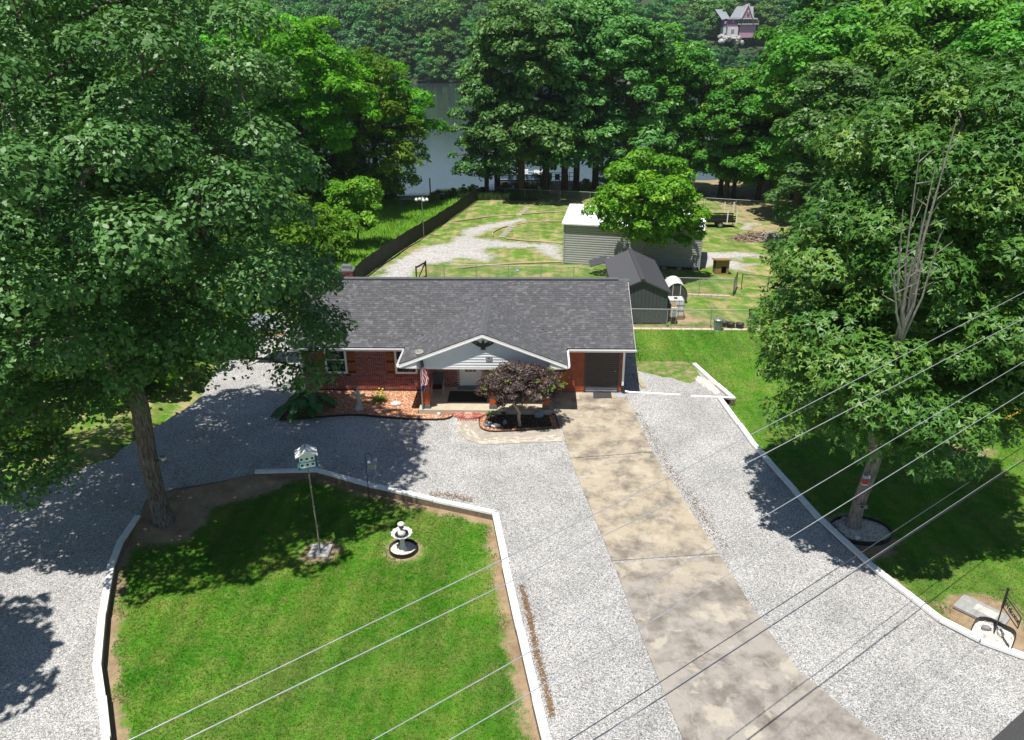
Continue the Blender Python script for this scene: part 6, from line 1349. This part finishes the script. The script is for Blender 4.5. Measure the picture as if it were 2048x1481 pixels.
bed('white pebble bed with black edging at the foot of the welcome sign', wb, m_speck('white marble chips', [(0, (.70, .69, .66)), (.6, (.78, .77, .75)), (1, (.5, .48, .45))], 16), M_PEBS, 700, .035, True, .09, 'pebble_ring', .16, 'pebble bed', closed=False)
for i, (u, v) in enumerate(((1972, 1260), (2001, 1270))): g = G(u, v, .1); rock(('grey rock left of the welcome sign post', 'white rock right of the welcome sign post')[i], (g.x, g.y, .17), (.3, .22, .2), M_ROCKG if i == 0 else M_ROCKW, i, 30+i)
x, y = WELC.x, WELC.y; top = Yp(2004, 1180, y).z; WS = thing('welcome_sign', 'dark wrought-iron post with hanging scrollwork welcome sign', 'sign', (x, y, .08)); M_IRON = mat('dark iron', (.035, .022, .018), .5, var=.3)
B().tube([(x, y, .0), (x, y, top)], .02, 8).build('post', M_IRON, WS); B().tube([(x, y, top*.62), (x, y, top)], .032, 8).build('sleeve', M_BLACK, WS); B().lathe((x, y, top), [(.03, 0), (.045, .04), (.02, .08), (0, .08)], 10).build('cap', M_BLACK, WS)
for s in (-1, 1): B().tube([(x, y, top-.06), (x+s*.10, y, top+.0), (x+s*.2, y, top-.01), (x+s*.24, y, top+.03), (x+s*.22, y, top+.06)], .009, 5).build('scroll_hook', M_IRON, WS)
z1, z0 = top-.22, top-.60; _a = G(2008, 1203, z1); _b = G(2037, 1245, z1); dd = (_b-_a).normalized(); ln = (_b-_a).length; o_ = Vector((x, y, 0))+dd*.05
P = [o_+up*z0, o_+up*z1, o_+dd*ln+up*z1, o_+dd*ln+up*z0]; b = B()
for a, c in zip(P, P[1:]+P[:1]): b.beam(a, c, .022, .022)
b.tube([o_+up*(z1+.14), o_+dd*ln*.5+up*(z1+.10), o_+dd*(ln+.05)+up*(z1+.12)], .008, 5); b.build('frame', M_IRON, WS)
tx = text('lettering', 'Welcome', .235, WS, tuple(o_+dd*ln*.5+up*((z0+z1)/2)), (math.pi/2, 0, math.atan2(dd.y, dd.x)), M_IRON, .008)
tx.scale = (ln/.98, 1.25, 1)
x, y = METER.x, METER.y; MP = thing('meter_pad', 'pale concrete pad with meter cover set in the side lawn', 'meter pad', (x, y, .05)); a = math.atan2(*(Vector(RT_LO[8])-Vector(RT_LO[7])).yx)
B().box((x, y, .08), (1.35, .8, .08), a).build('pad', mat('grey pad', (.30, .30, .29), .9, var=.2), MP); B().box((x+.1, y-.03, .125), (.62, .36, .03), a).build('cover', mat('pale cover', (.47, .46, .43), .8), MP)
# signs on trees
M_RED = mat('sign red', (.40, .03, .03), .5); M_BLU = mat('sign blue', (.03, .06, .25), .5)
g = Yp(1730, 963, T2B.y-.36); NB = thing('nest_box', 'small red white and blue nest box nailed to the sweetgum trunk', 'nest box', g)
B().box(g+up*.02, (.17, .12, .22)).build('box', M_RED, NB); B().box(g+up*.19+Vector((0, -.0, 0)), (.18, .13, .12)).build('roof', M_BLU, NB); B().box(g+up*.2+Vector((.10, -.005, 0)), (.04, .12, .12)).build('side', M_WHITE, NB); B().box(g-up*.11, (.18, .14, .03)).build('floor', M_WHITE, NB); B().lathe(g+Vector((0, -.065, .0)), [(0, 0), (.02, 0.0)], 8).build('hole', M_BLACK, NB)
g = Yp(1727, 1014, T2B.y-.36); TC = thing('trunk_plate', 'small grey plate strapped round the sweetgum trunk', 'plate', g); B().box(g, (.26, .06, .13)).build('plate', M_GALV, TC); B().box(g+Vector((-.06, -.034, .01)), (.10, .01, .07)).build('label_panel', M_BLACK, TC)
g = Yp(319, 924, T1B.y-.2); g.x = T1B.x+.66; FD = thing('trunk_feeder', 'small metal feeder bracketed to the big maple trunk', 'bird feeder', g); B().lathe(g, [(0, 0), (.10, 0), (.13, .22), (.0, .24)], 12).build('pan', M_GALV, FD); B().beam(g+Vector((-.3, 0, .05)), g+Vector((.05, 0, .05)), .03, .03).build('bracket', M_BLACK, FD)
g = G(16, 995); tag(B().beam(g, g+Vector((-.05, 0, 1.0)), .13, .13).build('wood_post', mat('black post', (.02, .018, .016), .8), origin=g), 'short dark post in the grass at the far left edge', 'post')
# pavers and stakes beside the garage
sp = thing('side_steps', 'pale timber and block steps along the right wall of the garage wing', 'steps', (4.75, 36.5, 0))
for i, (y0, y1, h) in enumerate(((39.2, 40.6, .42), (38.2, 39.17, .34), (37.3, 38.17, .22), (36.5, 37.27, .08))): B().mm(4.42, 5.35, y0, y1, -.05, h).build('step', mat('step stone', (.40, .38, .35), .9, var=.2, bump=.3), sp)
for i, (a, c) in enumerate((((5.15, 35.9), (5.25, 36.8)), ((5.42, 34.75), (5.25, 35.75)))): B().beam((*a, .03), (*c, .03), .22, .06).build('plank', mat('tan plank', (.36, .31, .20), .9, var=.2), sp)
for i in range(4): g = Vector((5.5+.03*i, 39.6-i*.55, .1)); s_ = thing('border_stake', 'dark wire border stake beside the garage steps', 'garden stake', g, 'stakes by the garage steps'); B().tube([g, g+up*.3, g+Vector((.07, 0, .36)), g+Vector((.12, 0, .3))], .02, 5).build('stake', M_BLACK, s_)
# yellow rails at the right
yr = thing('yellow_rails', 'yellow metal rails half hidden behind the sweetgum at right edge', 'rails', G(1990, 870))
for (a, c) in (((1958, 829), (1980, 812)), ((1985, 850), (2020, 816)), ((2000, 842), (2050, 818))): B().tube([G(*a, .7), G(*c, .7)], .05, 8).build('rail', mat('yellow paint', (.52, .33, .03), .4), yr)
for q in ((1985, 850), (2020, 816), (1960, 828), (2048, 818)): g = G(*q, .7); B().tube([g, (g.x, g.y, -.4)], .04, 8).build('leg', mat('yellow paint', (.52, .33, .03)), yr)
# pebbles by the drain, plank box at the pipe end
pz = [tuple(G(u, v)[:2]) for u, v in ((1395, 752), (1420, 762), (1440, 785), (1432, 790), (1410, 775), (1392, 762))]; bed('tan pebbles spilled beside the short white timber edging', pz, M_PEB, M_PEBS, 500, .05, False, .012, 'pebble_patch', cat='pebble patch')
# leaf litter gathered along the drive edges
def litter(label, line, n_, wid, col):
    L_ = [Vector(p) for p in line]; seg = [(b_-a).length for a, b_ in zip(L_[:-1], L_[1:])]; tot_ = sum(seg); V_ = []; Fc = []
    for k in range(n_):
        t = rnd.random()*tot_; i = 0
        while t > seg[i] and i < len(seg)-1: t -= seg[i]; i += 1
        d = (L_[i+1]-L_[i]).normalized(); c = L_[i]+d*t+Vector((-d.y, d.x))*rnd.gauss(0, wid)
        a = rnd.uniform(0, 6.28); s = rnd.uniform(.012, .032); u = Vector((math.cos(a), math.sin(a), rnd.uniform(-.2, .4)))*s; w = Vector((-math.sin(a), math.cos(a), rnd.uniform(-.2, .3)))*s*.6; q = Vector((c.x, c.y, .016+rnd.random()*.012)); kk = len(V_)
        V_ += [q-u, q+w, q+u, q-w]; Fc.append((kk, kk+1, kk+2, kk+3))
    me_ = bpy.data.meshes.new('leaf_litter'); me_.from_pydata(V_, [], Fc); me_.update(); link_mesh('leaf_litter', me_, mat('brown litter', col, .9, var=.4, scale=9, obj=False), label=label, cat='litter', kind='stuff')
litter('brown leaf litter in a line beside the right timber of the front lawn', px2([(1042, 1170), (1058, 1230), (1075, 1310), (1098, 1400), (1105, 1435)]), 1500, .05, (.20, .115, .055))
litter('dark litter along the right edge of the concrete drive', px2([(1275, 825), (1300, 870), (1345, 945), (1395, 1015), (1450, 1100)]), 900, .13, (.15, .115, .07))
litter('brown litter behind the far lawn timbers', px2([(860, 990), (900, 992), (945, 1003)]), 420, .12, (.17, .085, .05))
litter('scattered brown bits over the gravel', px2([(1010, 960), (1100, 1200), (1200, 1420)]), 220, .9, (.20, .13, .08))
# ------------------------------------------------------------------ overhead wires
M_WIREL = mat('bright aluminium wire', (.62, .63, .66), .35, metal=.6); M_WIRED = mat('dark cable', (.05, .055, .07), .5)
def wire(label, pts, h, r_, m):
    P = [G(u, v, h) for u, v in pts]; a, c = P[0], P[-1]; d = (c-a).normalized(); P = [a-d*6]+P+[c+d*30]
    tag(B().tube(P, r_, 6).build('power_line', m, origin=P[0]), label, 'power line', 'overhead wires')
wire('pale overhead wire, farthest from the camera', [(258, 1481), (1000, 1122), (1344, 952), (2048, 585)], 11.0, .0060, M_WIREL)
wire('pale overhead wire, second farthest from the camera', [(368, 1481), (1000, 1174), (1365, 994), (2048, 637)], 11.0, .0060, M_WIREL)
wire('pale overhead wire, third from the house', [(745, 1481), (1000, 1338), (1440, 1086), (2048, 724)], 10.6, .0056, M_WIREL)
wire('pale overhead wire, fourth from the house', [(898, 1481), (1281, 1256), (1600, 1063), (2048, 785)], 10.6, .0056, M_WIREL)
wire('dark overhead cable, nearer of the dark pair to the house', [(1138, 1481), (1323, 1363), (1710, 1114), (2048, 893)], 4.6, .011, M_WIRED)
wire('dark overhead cable closest to the road', [(1186, 1481), (1335, 1388), (1731, 1129), (2048, 921)], 4.6, .013, M_WIRED)
wire('thin pale messenger wire above the closest dark cable', [(1192, 1481), (1335, 1384), (1731, 1125), (2048, 917)], 4.72, .007, M_WIREL)
# things seen only partly
g = G(556, 702); gz = thing('patio_umbrella', 'grey and orange patio canopy left of the house under the maple', 'canopy', (-14.5, 38.2, 0)); B().extr([(-15.7, 37.2, 2.0), (-13.3, 37.2, 2.0), (-13.7, 38.6, 2.5), (-15.3, 38.6, 2.5)], (0, 0, .05)).build('canopy_panel', M_LRF, gz); B().mm(-15.7, -13.3, 37.15, 37.2, 1.85, 2.0).build('valance', mat('orange cloth', (.55, .25, .06), .8), gz)
for xx in (-15.6, -13.4): B().tube([(xx, 37.25, 0), (xx, 37.25, 2.0)], .04, 6).build('leg', M_GALV, gz); B().tube([(xx*.97-.43, 38.6, 0), (xx*.97-.43, 38.6, 2.5)], .04, 6).build('leg', M_GALV, gz)

# ------------------------------------------------------------------ summer haze over the lake
hm = bpy.data.materials.new('summer haze'); hm.use_nodes = True; hm.node_tree.nodes.clear()
ho = hm.node_tree.nodes.new('ShaderNodeOutputMaterial'); hv = hm.node_tree.nodes.new('ShaderNodeVolumePrincipled'); hv.inputs['Density'].default_value = 0.00014; hv.inputs['Color'].default_value = (.80, .88, 1.0, 1); hv.inputs['Anisotropy'].default_value = .3
hm.node_tree.links.new(hv.outputs[0], ho.inputs['Volume'])
B().mm(-440, 540, -270, 700, -9, 95).build('haze', hm, kind='stuff', label='thin blue summer haze over the lake')
